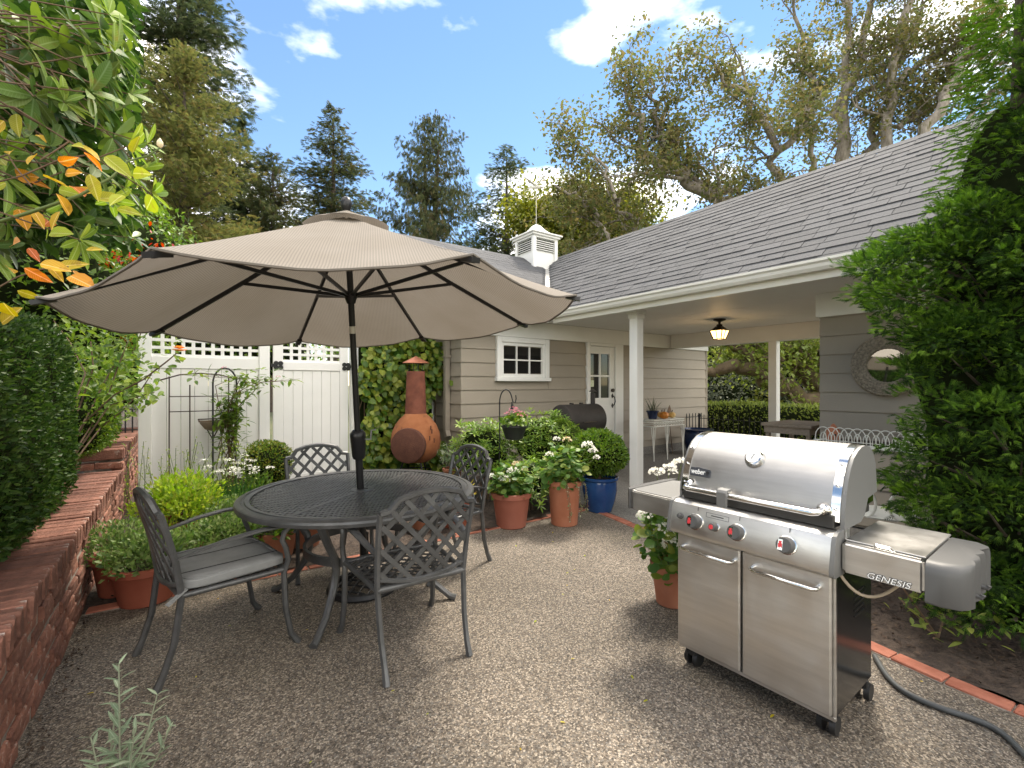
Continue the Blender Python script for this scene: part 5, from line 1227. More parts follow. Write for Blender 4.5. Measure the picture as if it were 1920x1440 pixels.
# ------------------------------------------------------------------ things under the breezeway
wt = T('wrought_iron_table', 'white wrought-iron console table with scroll apron by the garage wall', 'table', (7.55, 5.60, 0))
m_wi = mat('white_iron', (.66, .66, .60), .5, c2=(.72, .72, .67), scale=9)
MB().box(-.52, .42, -.2, .2, .745, .765).build('top', m_wi, wt, None, .004)
for z in (.72, .64): MB().tube([(-.52, -.19, z), (.42, -.19, z), (.42, .19, z), (-.52, .19, z), (-.52, -.19, z)], .009, 6).build('apron_rail', m_wi, wt)
for i in range(11):
    x = -.48 + i*.083; MB().tube([(x + .036*math.cos(a)*(1 - a/14), -.19, .68 + .032*math.sin(a)*(1 - a/14)) for a in np.linspace(0, 8, 16)], .005, 4).build('scroll', m_wi, wt)
for x in (-.5, -.10, .40):
    for y in (-.18, .18):
        if x == -.10 and y > 0: continue
        for dx in (-.05, 0, .05): MB().tube([(x+dx*1.3, y, .63), (x+dx*.5, y, .35), (x + .012*(1 if dx == 0 else 0), y - .0, .1 if dx else 0)], .011 if dx == 0 else .006, 6).build('leg', m_wi, wt)
pb = T('potted_grass', 'small navy pot of spiky grass on the white console table', 'potted plant', (7.25, 5.60, .766)); pot_body(pb, .11, .075, .16, m_navyglaze, .02, 'taper', 20)
n = 60; scatter('foliage', tpl_leaf(.03, .1, .25), np.c_[rng.normal(0, .03, (n, 2)), np.full(n, .13)], frames(np.c_[rng.normal(0, .55, (n, 2)), np.ones(n)]), rng.uniform(.18, .34, n), LV['grassy'], pb)
def pumpkin(label, loc, r, m):
    t = T('pumpkin', label, 'pumpkin', loc); vs_, fs_ = [], []; n, k = 40, 10
    for i in range(k+1):
        ph = math.pi*i/k
        for j in range(n):
            th = 2*math.pi*j/n; q = r*math.sin(ph)*(1 - .10*abs(math.cos(th*4)) ) ; vs_.append((q*math.cos(th), q*math.sin(th), r*.72*(1 - math.cos(ph)) - .0))
    for i in range(k):
        for j in range(n): fs_.append((i*n+j, i*n+(j+1) % n, (i+1)*n+(j+1) % n, (i+1)*n+j))
    MB().add(vs_, fs_).build('rind', m, t, 180); MB().tube([(0, 0, r*1.36), (.008, 0, r*1.55), (.02, .0, r*1.9)], [.012, .009, .008], 6).build('stem', m_stem, t)
pumpkin('small bright orange pumpkin beside the navy pot', (7.47, 5.50, .766), .095, m_pump)
pumpkin('small cream-orange pumpkin behind the bright orange one', (7.60, 5.66, .766), .085, m_pump2)
pumpkin('small striped pumpkin with a tall stem near the table edge', (7.82, 5.58, .766), .080, m_pump2)
t = T('blue_urn', 'large empty navy glazed urn standing by the garage corner', 'pot', (8.55, 5.50, 0))
MB().lathe([(.17, 0), (.19, .02), (.27, .25), (.295, .40), (.28, .46), (.27, .475), (.32, .495), (.325, .515), (.29, .52), (.26, .47), (.25, .4)], (0, 0, 0), 32, False).build('urn', m_navyglaze, t, 40)
MB().lathe([(.25, .44), (0, .45)], (0, 0, 0), 16, False).build('soil', m_soil, t)
t = T('metal_leaf_stake', 'tall rusty metal leaf ornament leaning against the siding', 'ornament', (8.20, 5.95, 0))
MB().tube([(0, -.12, 0), (.02, -.02, .68)], .007, 6).build('stake', m_stem, t)
MB().prism([(0, 0), (.065, .06), (.075, .14), (.05, .24), (.0, .33), (-.055, .24), (-.075, .14), (-.06, .06)], (.02, -.02, .66), (1, 0, 0), (.1, .03, 1), (0, .008, 0)).build('leaf_plate', m_stem, t)
# iron railing behind the breezeway
rl = T('iron_railing', 'low black iron railing along the far side of the breezeway', 'railing', (9.05, 4.4, 0), world=True)
def railing(t, x, y0, y1, h, st, xd=0):
    n = int((y1-y0)/st)
    for i in range(n+1):
        y = y0 + (y1-y0)*i/n; xx = x + xd*i/n
        MB().tube([(xx, y, 0), (xx, y, h+.04), (xx, y, h+.07)], [.008, .008, .002], 5).build('baluster', m_iron, t)
    for z in (.12, h-.02): MB().bar((x, y0, z), (x+xd, y1, z), .022, .012).build('rail', m_iron, t)
    for y, xx in ((y0, x), (y1, x+xd)): MB().box(xx-.016, xx+.016, y-.016, y+.016, 0, h+.08).build('post', m_iron, t)
railing(rl, 9.02, 2.1, 5.75, .72, .105)
rl = T('iron_gate', 'short black iron gate between the garage corner and the railing', 'gate', (8.8, 5.95, 0), world=True)
for i in range(6):
    x = 8.72 + i*.11; MB().tube([(x, 5.86, .05), (x, 5.86, .80)], .008, 5).build('baluster', m_iron, rl)
for z in (.10, .72): MB().bar((8.70, 5.86, z), (9.30, 5.86, z), .02, .012).build('rail', m_iron, rl)
MB().tube([(9.1, 5.84, .74), (9.16, 5.82, .78), (9.22, 5.84, .74)], .01, 5).build('latch', m_iron, rl)
rl = T('iron_railing', 'short black iron railing on the raised end of the brick wall', 'railing', (-.6, 8.2, .77), world=True)
for i in range(6): MB().tube([(-.50 - i*.075, 8.2, .765), (-.50 - i*.075, 8.2, 1.12)], .009, 5).build('baluster', m_iron, rl)
for z in (.80, 1.08): MB().bar((-.48, 8.2, z), (-.92, 8.2, z), .018, .014).build('rail', m_iron, rl)
MB().tube([(-.48, 8.18, 1.09), (-.43, 8.16, 1.05), (-.42, 8.15, .95), (-.44, 8.15, .86)], .008, 5).build('scroll_hook', m_iron, rl)

# wooden counter, planter ledge with wire border, terracotta lantern, wreath mirror, scroll chair
t = T('wooden_counter', 'weathered wooden side counter standing beside the house corner', 'table', (6.55, 2.75, 0))
MB().box(-.38, .42, -.30, .30, .885, .925).build('top', m_wood, t, None, .005); MB().box(-.35, .39, -.27, .27, .80, .884).build('apron', m_wood, t)
for x in (-.3, .34):
    for y in (-.24, .24): MB().bar((x, y, .80), (x + (.06 if x > 0 else -.06), y, 0), .045, .045).build('leg', m_wood, t)
pl_ = T('planter_ledge', 'taupe lap-sided planter ledge along the house wall', 'planter', (5.6, 1.2, 0), world=True)
lw = MB().box(5.42, 5.89, -.6, 2.15, .02, .80).build('box', m_siding, pl_)
for z in (.05, .235, .42, .605): boardx(-.6, 2.15, z, min(.80, z + .195), 5.42, lw)
MB().box(5.38, 5.89, -.62, 2.18, .801, .828).build('cap', m_white, pl_, None, .003)
MB().box(5.45, 5.87, -.55, 2.1, .829, .836).build('soil', m_soil, pl_)
wb = T('wire_border', 'white looped wire border standing on the planter ledge', 'wire border', (5.44, 1.2, .83), world=True)
y = 2.12
while y > -.2:
    MB().tube([(5.43, y - .075 + .075*math.cos(a)*1.0, .83 + .155*math.sin(a)**.7) for a in np.linspace(0, math.pi, 12)], .0045, 5).build('hoop', m_wi, wb)
    MB().tube([(5.435, y - .075 + .03*math.cos(a)*1.0, .83 + .10*math.sin(a)**.7) for a in np.linspace(0, math.pi, 9)], .004, 5).build('hoop', m_wi, wb); y -= .075
MB().bar((5.43, 2.13, .85), (5.43, -.3, .85), .006, .006).build('wire', m_wi, wb)
t = T('terracotta_lantern', 'small pierced terracotta lantern behind the wire border', 'lantern', (5.62, 2.02, .836)); MB().lathe([(.06, 0), (.065, .02), (.062, .1), (.03, .14), (.012, .17), (0, .175)], (0, 0, 0), 18).build('body', m_terra, t, 40)
for a in (3.0, 3.7, 4.4): MB().tube([(.058*math.cos(a), .058*math.sin(a), .06), (.067*math.cos(a), .067*math.sin(a), .06)], .011, 8).build('hole', m_iron, t)
wm = T('wicker_mirror', 'round mirror in a thick woven wicker ring on the house wall', 'mirror', (HX - .035, 1.63, 1.62))
Rm_, rm_ = .245, .072; vs_, fs_ = [], []; n1_, n2_ = 72, 8
for i in range(n1_):
    a = 2*math.pi*i/n1_; 
    for j in range(n2_):
        b_ = 2*math.pi*j/n2_; q = Rm_ + rm_*math.cos(b_)*(1 + .07*(i % 2)); vs_.append((-.02 - .035*math.sin(b_), q*math.cos(a), q*math.sin(a)))
for i in range(n1_):
    for j in range(n2_): fs_.append((i*n2_+j, ((i+1) % n1_)*n2_+j, ((i+1) % n1_)*n2_+(j+1) % n2_, i*n2_+(j+1) % n2_))
MB().add(vs_, fs_).build('wicker_ring', m_tan, wm)
for k_ in range(6):
    q = .186 + k_*.0225; MB().tube([(-.052 + .004*abs(k_-2.5), q*math.cos(a), q*math.sin(a)) for a in np.linspace(0, 2*math.pi, 61)], .008, 5).build('woven_coil', m_tan, wm)
MB().tube([(-.004, 0, 0), (-.014, 0, 0)], [.18, .18], 48).build('mirror_glass', mat('mirror', (.8, .82, .8), .03, 1), wm)
t = T('scroll_chair', 'white wrought-iron scroll chair half hidden behind the grill', 'chair', (4.36, 1.24, 0), .3)
for s in (-1, 1):
    MB().tube([(0, s*.22, 0), (.02, s*.22, .25), (0, s*.21, .40), (-.01, s*.2, .50)], .011, 6).build('leg', m_wi, t); MB().tube([(.40, s*.22, 0), (.38, s*.22, .40)], .011, 6).build('leg', m_wi, t)
    MB().tube([(0, s*(.20 - .0*a) - s*.08*(1 - math.cos(a)) , .50 + .11*math.sin(a)) for a in np.linspace(0, 4.4, 16)], .010, 6).build('back_scroll', m_wi, t)
    MB().tube([(.0, s*.22 + .045*math.cos(a), .46 + .045*math.sin(a)) for a in np.linspace(0, 5.2, 14)], .008, 6).build('back_scroll', m_wi, t)
MB().tube([(0, .20*math.cos(a), .47 + .21*math.sin(a)) for a in np.linspace(0, math.pi, 16)], .012, 6).build('back_hoop', m_wi, t)
MB().lathe([(.22, .39), (.225, .402), (.21, .41), (.0, .41)], (.2, 0, 0), 28).build('seat', m_wi, t, 40)
# hose
hs = [G(1640, 1235), G(1665, 1275), G(1700, 1305), G(1760, 1332), G(1830, 1356), G(1880, 1382), G(1930, 1432), G(1990, 1500)]
pts = []
for a, b, c, d in zip([hs[0]] + hs[:-2], hs[:-1], hs[1:], hs[2:] + [hs[-1]]):
    for s in np.linspace(0, 1, 6)[:-1]: pts.append(.5*((2*b) + (-a+c)*s + (2*a-5*b+4*c-d)*s*s + (-a+3*b-3*c+d)*s**3) + (0, 0, .014))
t = MB().tube(pts, .0125, 8).build('garden_hose', mat('grey_hose', (.07, .075, .075), .5), None, 60)
tag(t, 'dark grey hose running over the patio behind the grill', 'hose')
# ================================================================== PLANTING
def hedge(label, c, rad3, n, size, leaf, p=4., seed=1, bump=.06, inner=.06, name='boxwood_hedge', cat='hedge'):
    t = T(name, label, cat, (c[0], c[1], max(0, c[2] - rad3[2])), world=True)
    b = bmesh.new(); bmesh.ops.create_icosphere(b, subdivisions=4, radius=1)
    V = np.array([v.co[:] for v in b.verts]); k = 1 / (np.abs(V)**p).sum(1)**(1/p)
    Q = V * k[:, None] * np.array(rad3); Q = Q * (.90 + bump * lump(Q, 4 / max(rad3), seed) * .8)[:, None] + np.array(c)
    for v, q in zip(b.verts, Q): v.co = q
    me = bpy.data.meshes.new('shade_core'); b.to_mesh(me); b.free(); me.shade_smooth(); link('shade_core', me, m_inner, t)  # added dark core, blocks light and stands for shade inside the hedge
    # even sampling over the box-like surface
    V = rng.uniform(-1, 1, (n*4, 3)); ax = rng.choice(3, n*4, p=np.array([rad3[1]*rad3[2], rad3[0]*rad3[2], rad3[0]*rad3[1]]) / (rad3[1]*rad3[2] + rad3[0]*rad3[2] + rad3[0]*rad3[1]))
    V[np.arange(n*4), ax] = np.sign(rng.normal(size=n*4))
    Wd = V * np.array(rad3); vis = (Wd + np.array(c)); tc_ = -vis / np.linalg.norm(vis, axis=1, keepdims=True)
    nn = np.sign(V) * np.abs(V)**5; nn /= np.linalg.norm(nn, axis=1, keepdims=True)
    V, nn = V[:n], nn[:n]
    k = 1 / (np.abs(V)**p).sum(1)**(1/p)
    Q = V * k[:, None] * np.array(rad3); r = 1 - np.abs(rng.normal(0, inner, n)) + .02
    Q = Q * (r * (1 + bump * lump(Q, 4 / max(rad3), seed)))[:, None] + np.array(c)
    scatter('foliage', DIA if size < .04 else LEAF, Q, frames(nn*.8 + rdir(n)*.8 + (0, 0, .45), nn + rdir(n)*.5), rng.uniform(.7, 1.35, n)*size, leaf, t)
    return t
hedge('big dark clipped boxwood hedge overhanging the brick wall coping', (-1.22, 3.70, 1.20), (.56, 1.42, .66), 46000, .033, LV['box'], 5., 3, .07)
hedge('lighter rounded boxwood bush beyond the dark hedge', (-.93, 6.35, 1.06), (.36, .85, .33), 8000, .030, LV['boxlight'], 3., 6, .08, .08, 'boxwood_bush', 'bush')

def whorl(p, out, k, size, droop, spread=1.0):
    """a rosette of k leaves round the twig tip p that points along out"""
    out = nrm(out); a = nrm(np.cross(out, (0.3, .2, 1))); b = np.cross(out, a); P, Dv, U = [], [], []
    for i in range(k):
        th = 2*math.pi*(i + rng.uniform(-.25, .25))/k; d = (math.cos(th)*a + math.sin(th)*b)*spread + out*rng.uniform(.15, .75); d = d + np.array([0, 0, -droop*rng.uniform(.3, 1)])
        P.append(np.array(p) + nrm(d)*.012); Dv.append(d); U.append(out + np.array([0, 0, .5]))
    return P, Dv, U
# rhododendron over the wall
rh = T('rhododendron', 'large-leaved rhododendron leaning over the hedge and brick wall', 'shrub', (-1.9, 3.1, .46), world=True)
root = np.array([-1.9, 3.1, .46]); P, Dv, U, S_, young = [], [], [], [], []
tw = MB(); lim = [np.array([-1.55, 3.1, 2.1]), np.array([-1.2, 3.0, 2.6]), np.array([-1.5, 3.6, 2.5]), np.array([-1.1, 3.3, 3.1]), np.array([-1.6, 2.6, 2.9])]
for q in lim: tw.tube([root + rng.normal(0, .05, 3)*(1, 1, 0), (root+q)/2 + (.1, .05, 0), q], [.045, .03, .018], 8)
k_ = 0
while k_ < 84:
    px, py = rng.uniform(-120, 292), rng.uniform(20, 470)
    if px > np.interp(py, [20, 100, 200, 300, 400, 470], [220, 235, 265, 290, 285, 265]): continue
    d = rng.uniform(2.25, 3.3); q = D(px, py, d)
    if q[0] > -.12 or q[2] < 2.02 and px > 120: continue
    j = min(lim, key=lambda l: np.linalg.norm(l - q)); mid = (j + q)/2 + rng.normal(0, .08, 3); tw.tube([j, mid, q], [.006, .0045, .003], 5)
    out = nrm(q - j) * .7 + np.array([.35, -.25, .25]) + rng.normal(0, .3, 3)
    nl = rng.integers(7, 11); yg = rng.random() < .30 or px > 225
    a, b, c = whorl(q, out, nl, .14, .55 if not yg else .1, 1.0 if not yg else .8)
    P += a; Dv += b; U += c; S_ += list(rng.uniform(.13, .19, nl) * (1 if not yg else .72)); young += [yg]*nl; k_ += 1
tw.build('branches', m_stem, rh)['kind'] = 'stuff'
Rm = frames(np.array(Dv), np.array(U), .05); P = np.array(P); S_ = np.array(S_); young = np.array(young)
rl_t = [tpl_leaf(.34, .10, dr, (0, .12, .35, .65, .88, 1), (.15, .55, .95, 1, .6, 0)) for dr in (.06, .18, .30)]
old_m = [tpl_mesh('leaf_blade', q, VRH) for q in rl_t]; yg_m = [tpl_mesh('leaf_blade', q, VRY) for q in rl_t[:2]]
dist = np.linalg.norm(P - np.array([0, 0, CAM_H]), axis=1); near = np.argsort(dist)[:300]; far_ = np.argsort(dist)[300:]
for flag, ms in ((False, old_m), (True, yg_m)):
    ii = [i for i in near if young[i] == flag]; leaf_objects('leaf', ms, P[ii], Rm[ii], S_[ii], rh)
o = scatter('foliage', rl_t[1], P[far_], Rm[far_], S_[far_], LV['rhodo'], rh, kind='stuff')
n = 7500; q = np.array([D(rng.uniform(-150, 262), rng.uniform(-20, 460), rng.uniform(3.0, 5.0)) for _ in range(n)])
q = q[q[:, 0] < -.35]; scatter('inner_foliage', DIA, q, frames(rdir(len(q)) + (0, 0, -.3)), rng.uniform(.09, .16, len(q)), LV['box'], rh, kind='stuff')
mb_ = MB()
for _ in range(10):
    a = D(rng.uniform(-60, 120), rng.uniform(110, 330), rng.uniform(2.9, 3.6)); mb_.tube([a, a + rng.normal(0, .12, 3) + (.12, .05, .06), a + rng.normal(0, .15, 3) + (.28, .1, .10)], [.007, .005, .003], 4)
mb_.build('twigs', m_stem, rh)['kind'] = 'stuff'

# climbing rose with autumn leaves
cr = T('climbing_rose', 'climbing rose cane with orange and yellow autumn leaves', 'rose', (-.95, 2.6, .5), world=True)
cane = [D(x, y, d) for x, y, d in ((-60, 440, 2.1), (0, 415, 2.1), (60, 397, 2.12), (150, 366, 2.15), (210, 332, 2.2), (240, 302, 2.25), (278, 292, 2.28), (300, 277, 2.3))]
MB().tube([(-.95, 2.6, .5), (-.95, 2.5, 1.4), *cane], [.010, .010, .009, .008, .008, .007, .006, .005, .004, .004], 7).build('cane', m_greenstem, cr, 60)
for pth in (((-40, 350), (40, 330), (110, 300), (165, 290)), ((-40, 560), (30, 520), (75, 505), (128, 500)), ((-20, 300), (15, 290), (30, 315), (60, 350)), ((75, 300), (100, 285), (130, 265))):
    MB().tube([D(x, y, 2.05 + .02*i) for i, (x, y) in enumerate(pth)], .0035, 5).build('shoot', m_stem, cr)
b = cane[-1]; MB().lathe([(.004, 0), (.014, .012), (.013, .03), (.004, .045), (0, .05)], tuple(b), 10).build('bud', LV['cream'], cr, 60)
spots = [(10,225,.9),(40,213,1.1),(70,255,.7),(25,285,.8),(8,303,.9),(75,290,.7),(110,303,.9),(135,275,1),(150,270,1),(165,285,.9),(200,292,1),(165,330,1),(27,330,.9),(50,345,.7),(80,330,.8),(105,350,.7),(120,335,.8),(140,350,.8),(152,352,.7),(250,322,1.1),(185,380,.9),(230,370,1),(272,388,1.1),(90,420,.9),(110,395,.9),(10,350,.8),(32,395,.9),(60,400,.8),(100,425,.9),(130,405,.9),(215,388,.9),(250,290,.8),
         (20,500,.9),(50,505,.9),(75,498,.9),(110,505,1),(125,522,1),(90,488,.8),(12,560,1),(5,605,1),(35,545,.8),(60,470,.7),(20,455,.8),(160,470,.6),(140,510,.6)]
P = np.array([D(x + rng.normal(0, 4), y + rng.normal(0, 4), rng.uniform(1.98, 2.28)) for x, y, s in spots]); n = len(P)
tocam_ = -P + np.array([0, 0, CAM_H]); tocam_ /= np.linalg.norm(tocam_, axis=1, keepdims=True)
rightv = np.array([CY, -SY, 0.])
Dd = rightv*rng.uniform(-.2, 1.2, (n, 1)) + rng.normal(0, .45, (n, 3)) + (0, 0, -.35)
Rm = frames(Dd, tocam_ + rng.normal(0, .45, (n, 3)) + (0, 0, .5)); sz = np.array([s*.115 for _, _, s in spots])
ro_t = [tpl_leaf(.46, .14, .16, (0, .1, .3, .6, .85, 1), (.1, .6, 1, .86, .36, 0)), tpl_leaf(.62, .18, .05, (0, .1, .3, .6, .85, 1), (.2, .75, 1, .9, .42, 0))]
om = [tpl_mesh('leaf_blade', q, VOR) for q in ro_t]; ym = [tpl_mesh('leaf_blade', q, VYE) for q in ro_t]
isor = np.array([(x < 175) for x, y, s in spots]) & (rng.random(n) < .72)
ii = np.where(isor)[0]; leaf_objects('leaf', om, P[ii], Rm[ii], sz[ii], cr); ii = np.where(~isor)[0]; leaf_objects('leaf', ym, P[ii], Rm[ii], sz[ii], cr)

# rose bush with a peach bloom, beyond the hedge
rb = T('rose_bush', 'leafy rose bush with one peach bloom reaching across the white fence', 'rose', (-.85, 4.9, .5), world=True)
root = np.array([-.9, 5.0, .5]); canes = []
for pth, d in ((((160, 790), (215, 740), (268, 712), (310, 680), (332, 662)), 3.7), (((170, 800), (205, 735), (220, 690), (240, 640)), 4.2), (((150, 760), (175, 690), (170, 640)), 4.0), (((190, 800), (230, 770), (262, 735), (285, 700)), 4.3), (((160, 700), (130, 640), (100, 600)), 4.2), (((210, 690), (250, 660), (270, 610)), 4.6), (((205, 760), (255, 745), (290, 735)), 4.0)):
    q = [root] + [D(x, y, d + .03*i) for i, (x, y) in enumerate(pth)]; canes.append(q); MB().tube(q, [.010] + [.006]*(len(q)-2) + [.0035], 6).build('cane', m_stem, rb)
P = []
for q in canes:
    for _ in range(52):
        k = rng.uniform(1.2, len(q)-1.0); i = min(int(k), len(q)-2); P.append(q[i]*(1-k+i) + q[i+1]*(k-i) + rng.normal(0, .06, 3))
P = np.array(P); n = len(P); Rm = frames(rdir(n) + (0, 0, -.1), rdir(n)*.7 + (.2, -.3, .8)); sz = rng.uniform(.045, .085, n)
gm = [tpl_mesh('leaf_blade', q, VRO) for q in ro_t]
order = np.argsort(-sz / np.linalg.norm(P, axis=1)); leaf_objects('leaf', gm, P[order[:280]], Rm[order[:280]], sz[order[:280]], rb)
scatter('foliage', LEAF, P[order[280:]], Rm[order[280:]], sz[order[280:]], LV['rose'], rb, kind='stuff')
n = 1500; q = np.array([D(rng.normal(190, 60), rng.normal(680, 60), rng.uniform(4.4, 5.6)) for _ in range(n)]); q = q[q[:, 0] < -.38]
scatter('inner_foliage', LEAF, q, frames(rdir(len(q)), rdir(len(q)) + (0, 0, .8)), rng.uniform(.05, .09, len(q)), LV['rose'], rb, kind='stuff')
b = D(336, 657, 3.72)
for rr, zz, k in ((.052, -.005, 9), (.04, .012, 8), (.027, .024, 6), (.014, .03, 4)):
    for i in range(k):
        a = 2*math.pi*i/k + rr*40; d = np.array([math.cos(a), math.sin(a), .25]); o = bpy.data.objects.new('petal', om[1]); 
        bpy.data.objects.remove(o)
        nf = frames(np.array([d + (0, 0, 10*zz)]), np.array([[-d[0]*.3, -d[1]*.3, 1]]))
        scatter('petal', ROUND, np.array([b + np.array([0, 0, zz])]), nf, rr*1.1, LV['peach'], rb)

# shrubs that close the view on the left
def bush(name, label, c, rad3, n, size, leaf, seed, cat='shrub', tpl=DIA, zb=.4, extra=None):
    t = T(name, label, cat, (c[0], c[1], zb), world=True)
    p, d = shell(n, c, rad3, .25, 4, seed, .22, -.75)
    scatter('foliage', tpl, p, frames(rdir(len(p)) + d*.4, rdir(len(p))*.6 + d*.6 + (0, 0, .7)), rng.uniform(.8, 1.45, len(p))*size, leaf, t)
    core('shade_core', c, [r*.72 for r in rad3], t, None, 14, .2, 4, seed)
    for i in range(5):
        q = np.array(c) + rng.normal(0, .35, 3)*np.array(rad3); b = np.array([c[0] + rng.normal(0, .12), c[1] + rng.normal(0, .12), zb]); MB().tube([b, (b+q)/2 + rng.normal(0, .1, 3), q], [.03, .02, .01], 6).build('stem', m_stem, t)
    return t
bush('green_shrub', 'dense bright green shrub behind the dark hedge and rose', D(60, 560, 6.0), (1.5, 1.3, 1.15), 6500, .075, LV['shrub'], 21)
s2 = bush('berry_shrub', 'tall green shrub flecked with red leaves and berries', D(190, 500, 8.0), (1.5, 1.4, 1.3), 6000, .085, LV['shrub'], 22)
q = np.array([D(rng.normal(215, 45), rng.normal(480, 22), rng.uniform(6.2, 6.8)) for _ in range(260)]); scatter('red_leaves', LEAF, q, frames(rdir(len(q))), rng.uniform(.05, .10, len(q)), LV['redleaf'], s2)
q = np.array([D(rng.normal(235, 14), rng.normal(632, 10), rng.uniform(6.0, 6.4)) for _ in range(50)]); scatter('red_leaves', LEAF, q, frames(rdir(len(q))), rng.uniform(.05, .09, len(q)), LV['orange'], s2)
bush('green_shrub', 'loose yellow-green shrub filling the gap before the white fence post', D(195, 690, 6.8), (.95, .9, .75), 3800, .075, LV['rose'], 23, zb=.6)
bush('laurel_shrub', 'dark green shrub standing behind the white fence and gate', D(420, 640, 10.5), (2.4, 1.2, 1.35), 3600, .11, LV['shrub'], 24, zb=-.05)
bush('laurel_shrub', 'tall dark shrub behind the rhododendron at the picture edge', D(-60, 330, 6.5), (1.6, 1.6, 2.0), 5000, .10, LV['box'], 25)

# leafy vine on the fence beside the garage
vn = T('climbing_vine', 'dense climbing hydrangea vine covering the fence beside the garage', 'vine', (2.8, 6.85, 0), world=True)
n = 2700; P = np.c_[rng.uniform(2.06, 3.50, n), 6.86 - np.abs(rng.normal(0, .13, n)), rng.uniform(.02, 2.22, n)]
P = P[(P[:, 0] < 3.30 + .22*np.sin(P[:, 2]*4 + 1)) & ((P[:, 0] > 2.10 + .06*np.sin(P[:, 2]*7)))]; n = len(P)
P[:, 1] -= .10*(1 + np.sin(P[:, 0]*7 + P[:, 2]*6))*.6
Dd = np.c_[rng.normal(0, .6, n), rng.normal(-.5, .3, n), rng.normal(-.75, .35, n)]
Rm = frames(Dd, np.c_[rng.normal(-.2, .35, n), rng.normal(-.85, .3, n), rng.normal(.55, .3, n)]); sz = rng.uniform(.06, .115, n)
vt = [tpl_leaf(.85, .10, .10, (0, .12, .35, .65, .88, 1), (.45, .85, 1, .85, .45, 0))]
vm = [tpl_mesh('leaf_blade', vt[0], VVI)]
order = np.argsort(P[:, 1] - sz*2); leaf_objects('leaf', vm, P[order[:300]], Rm[order[:300]], sz[order[:300]], vn)
scatter('foliage', vt[0], P[order[300:]], Rm[order[300:]], sz[order[300:]], LV['vine'], vn, kind='stuff')
st_ = MB()
for i in range(14): x = 2.1 + i*.095; st_.tube([(x, 6.92, 0), (x + rng.normal(0, .06), 6.9, 1.0), (x + rng.normal(0, .15), 6.9, 2.1)], [.014, .010, .005], 5)
st_.build('stems', m_stem, vn)
MB().box(2.12, 3.30, 6.90, 6.96, .02, 2.1).build('shade_backing', m_inner, vn)  # dark slab behind the leaves, standing for the shade within the vine

# azaleas under the garage window
def azalea(label, c, rad3, n, seed):
    t = T('azalea_bush', label, 'shrub', (c[0], c[1], 0), world=True)
    p, d = shell(n, c, rad3, .2, 4, seed, .16, -.6); P, Dv, U = [], [], []
    for q, dd in zip(p, d):
        a, b, cc = whorl(q, dd*.6 + np.array([0, 0, .8]) + rng.normal(0, .25, 3), 7, .07, 0, .75); P += a; Dv += b; U += cc
    scatter('foliage', LONG, np.array(P), frames(np.array(Dv), np.array(U)), rng.uniform(.05, .085, len(P)), LV['azalea'], t)
    core('shade_core', c, [r*.7 for r in rad3], t, None, 14, .15, 4, seed)
    for i in range(6):
        q = np.array(c) + rng.normal(0, .4, 3)*np.array(rad3); MB().tube([(c[0] + rng.normal(0, .05), c[1] + rng.normal(0, .05), 0), (np.array(c)+q)/2 - (0, 0, .15), q], [.014, .010, .006], 5).build('stem', m_stem, t)
azalea('loose light green azalea before the garage corner', D(905, 845, 5.7) + np.array([0, 0, .0]), (.42, .36, .42), 300, 31)
azalea('full bright green azalea below the garage window', D(1022, 828, 5.95), (.52, .46, .38), 420, 32)
azalea('low dark leafy clump behind the two geranium pots', D(985, 905, 5.2), (.36, .30, .26), 200, 33)

# ------------------------------------------------------------------ big soft cypress beside the grill
hc = T('hinoki_cypress', 'feathery bright green cypress filling the space beside the grill', 'conifer', (4.12, .50, 0), world=True)
tr0 = np.array([4.12, .50, 0.])
MB().tube([tr0, tr0 + (.02, 0, 1), tr0 + (-.02, .02, 2.2), tr0 + (0, 0, 3.9)], [.075, .065, .045, .015], 10).build('trunk', m_conbark, hc, 60)
Rz = lambda z: np.interp(z, [.15, .5, 1.0, 1.5, 2.0, 2.6, 3.2, 3.8, 4.2], [.60, .72, .80, .76, .80, .66, .48, .30, .12])
P, Dv, Sz, Rn = [], [], [], []; br = MB()
camv = nrm((-tr0[0], -tr0[1], 0)); pads = []
def leftlim(y_): return np.interp(y_, [0, 100, 200, 300, 380, 425, 450, 500, 560, 600, 640, 700, 760, 800, 840, 880, 940, 1000, 1060, 1130, 1200], [1930, 1905, 1868, 1820, 1775, 1720, 1612, 1590, 1600, 1650, 1672, 1668, 1690, 1690, 1668, 1650, 1675, 1700, 1720, 1730, 1800])
while len(pads) < 160:
    z = rng.uniform(.22, 4.0); a = rng.uniform(0, 2*math.pi); o_ = np.array([math.cos(a), math.sin(a), 0])
    if np.dot(o_, camv) < -.25: continue
    r = Rz(z) * rng.uniform(.5, 1.0); q = tr0 + o_*r + np.array([0, 0, z]); dc = q[0]*SY + q[1]*CY
    if 960 + FPX*(q[0]*CY - q[1]*SY)/dc < leftlim(720 - FPX*(q[2] - CAM_H)/dc) + 25: continue
    pads.append((q, o_))
for x, y, d in ((1615, 520, 2.65), (1650, 500, 2.7), (1700, 560, 2.6), (1660, 600, 2.65), (1720, 500, 2.75), (1600, 535, 2.6), (1765, 420, 2.7), (1690, 700, 2.6), (1665, 880, 2.75), (1700, 930, 2.7), (1760, 960, 2.5), (1790, 300, 2.8), (1860, 190, 2.8), (1760, 640, 2.5), (1730, 760, 2.5), (1690, 830, 2.65), (1780, 860, 2.35), (1840, 930, 2.3), (1850, 780, 2.2), (1740, 1120, 2.6), (1780, 1090, 2.4), (1850, 1080, 2.4), (1820, 1150, 2.5), (1890, 1150, 2.3)):
    q = D(x, y, d); o_ = q - tr0; o_[2] = 0; pads.append((q, nrm(o_)))
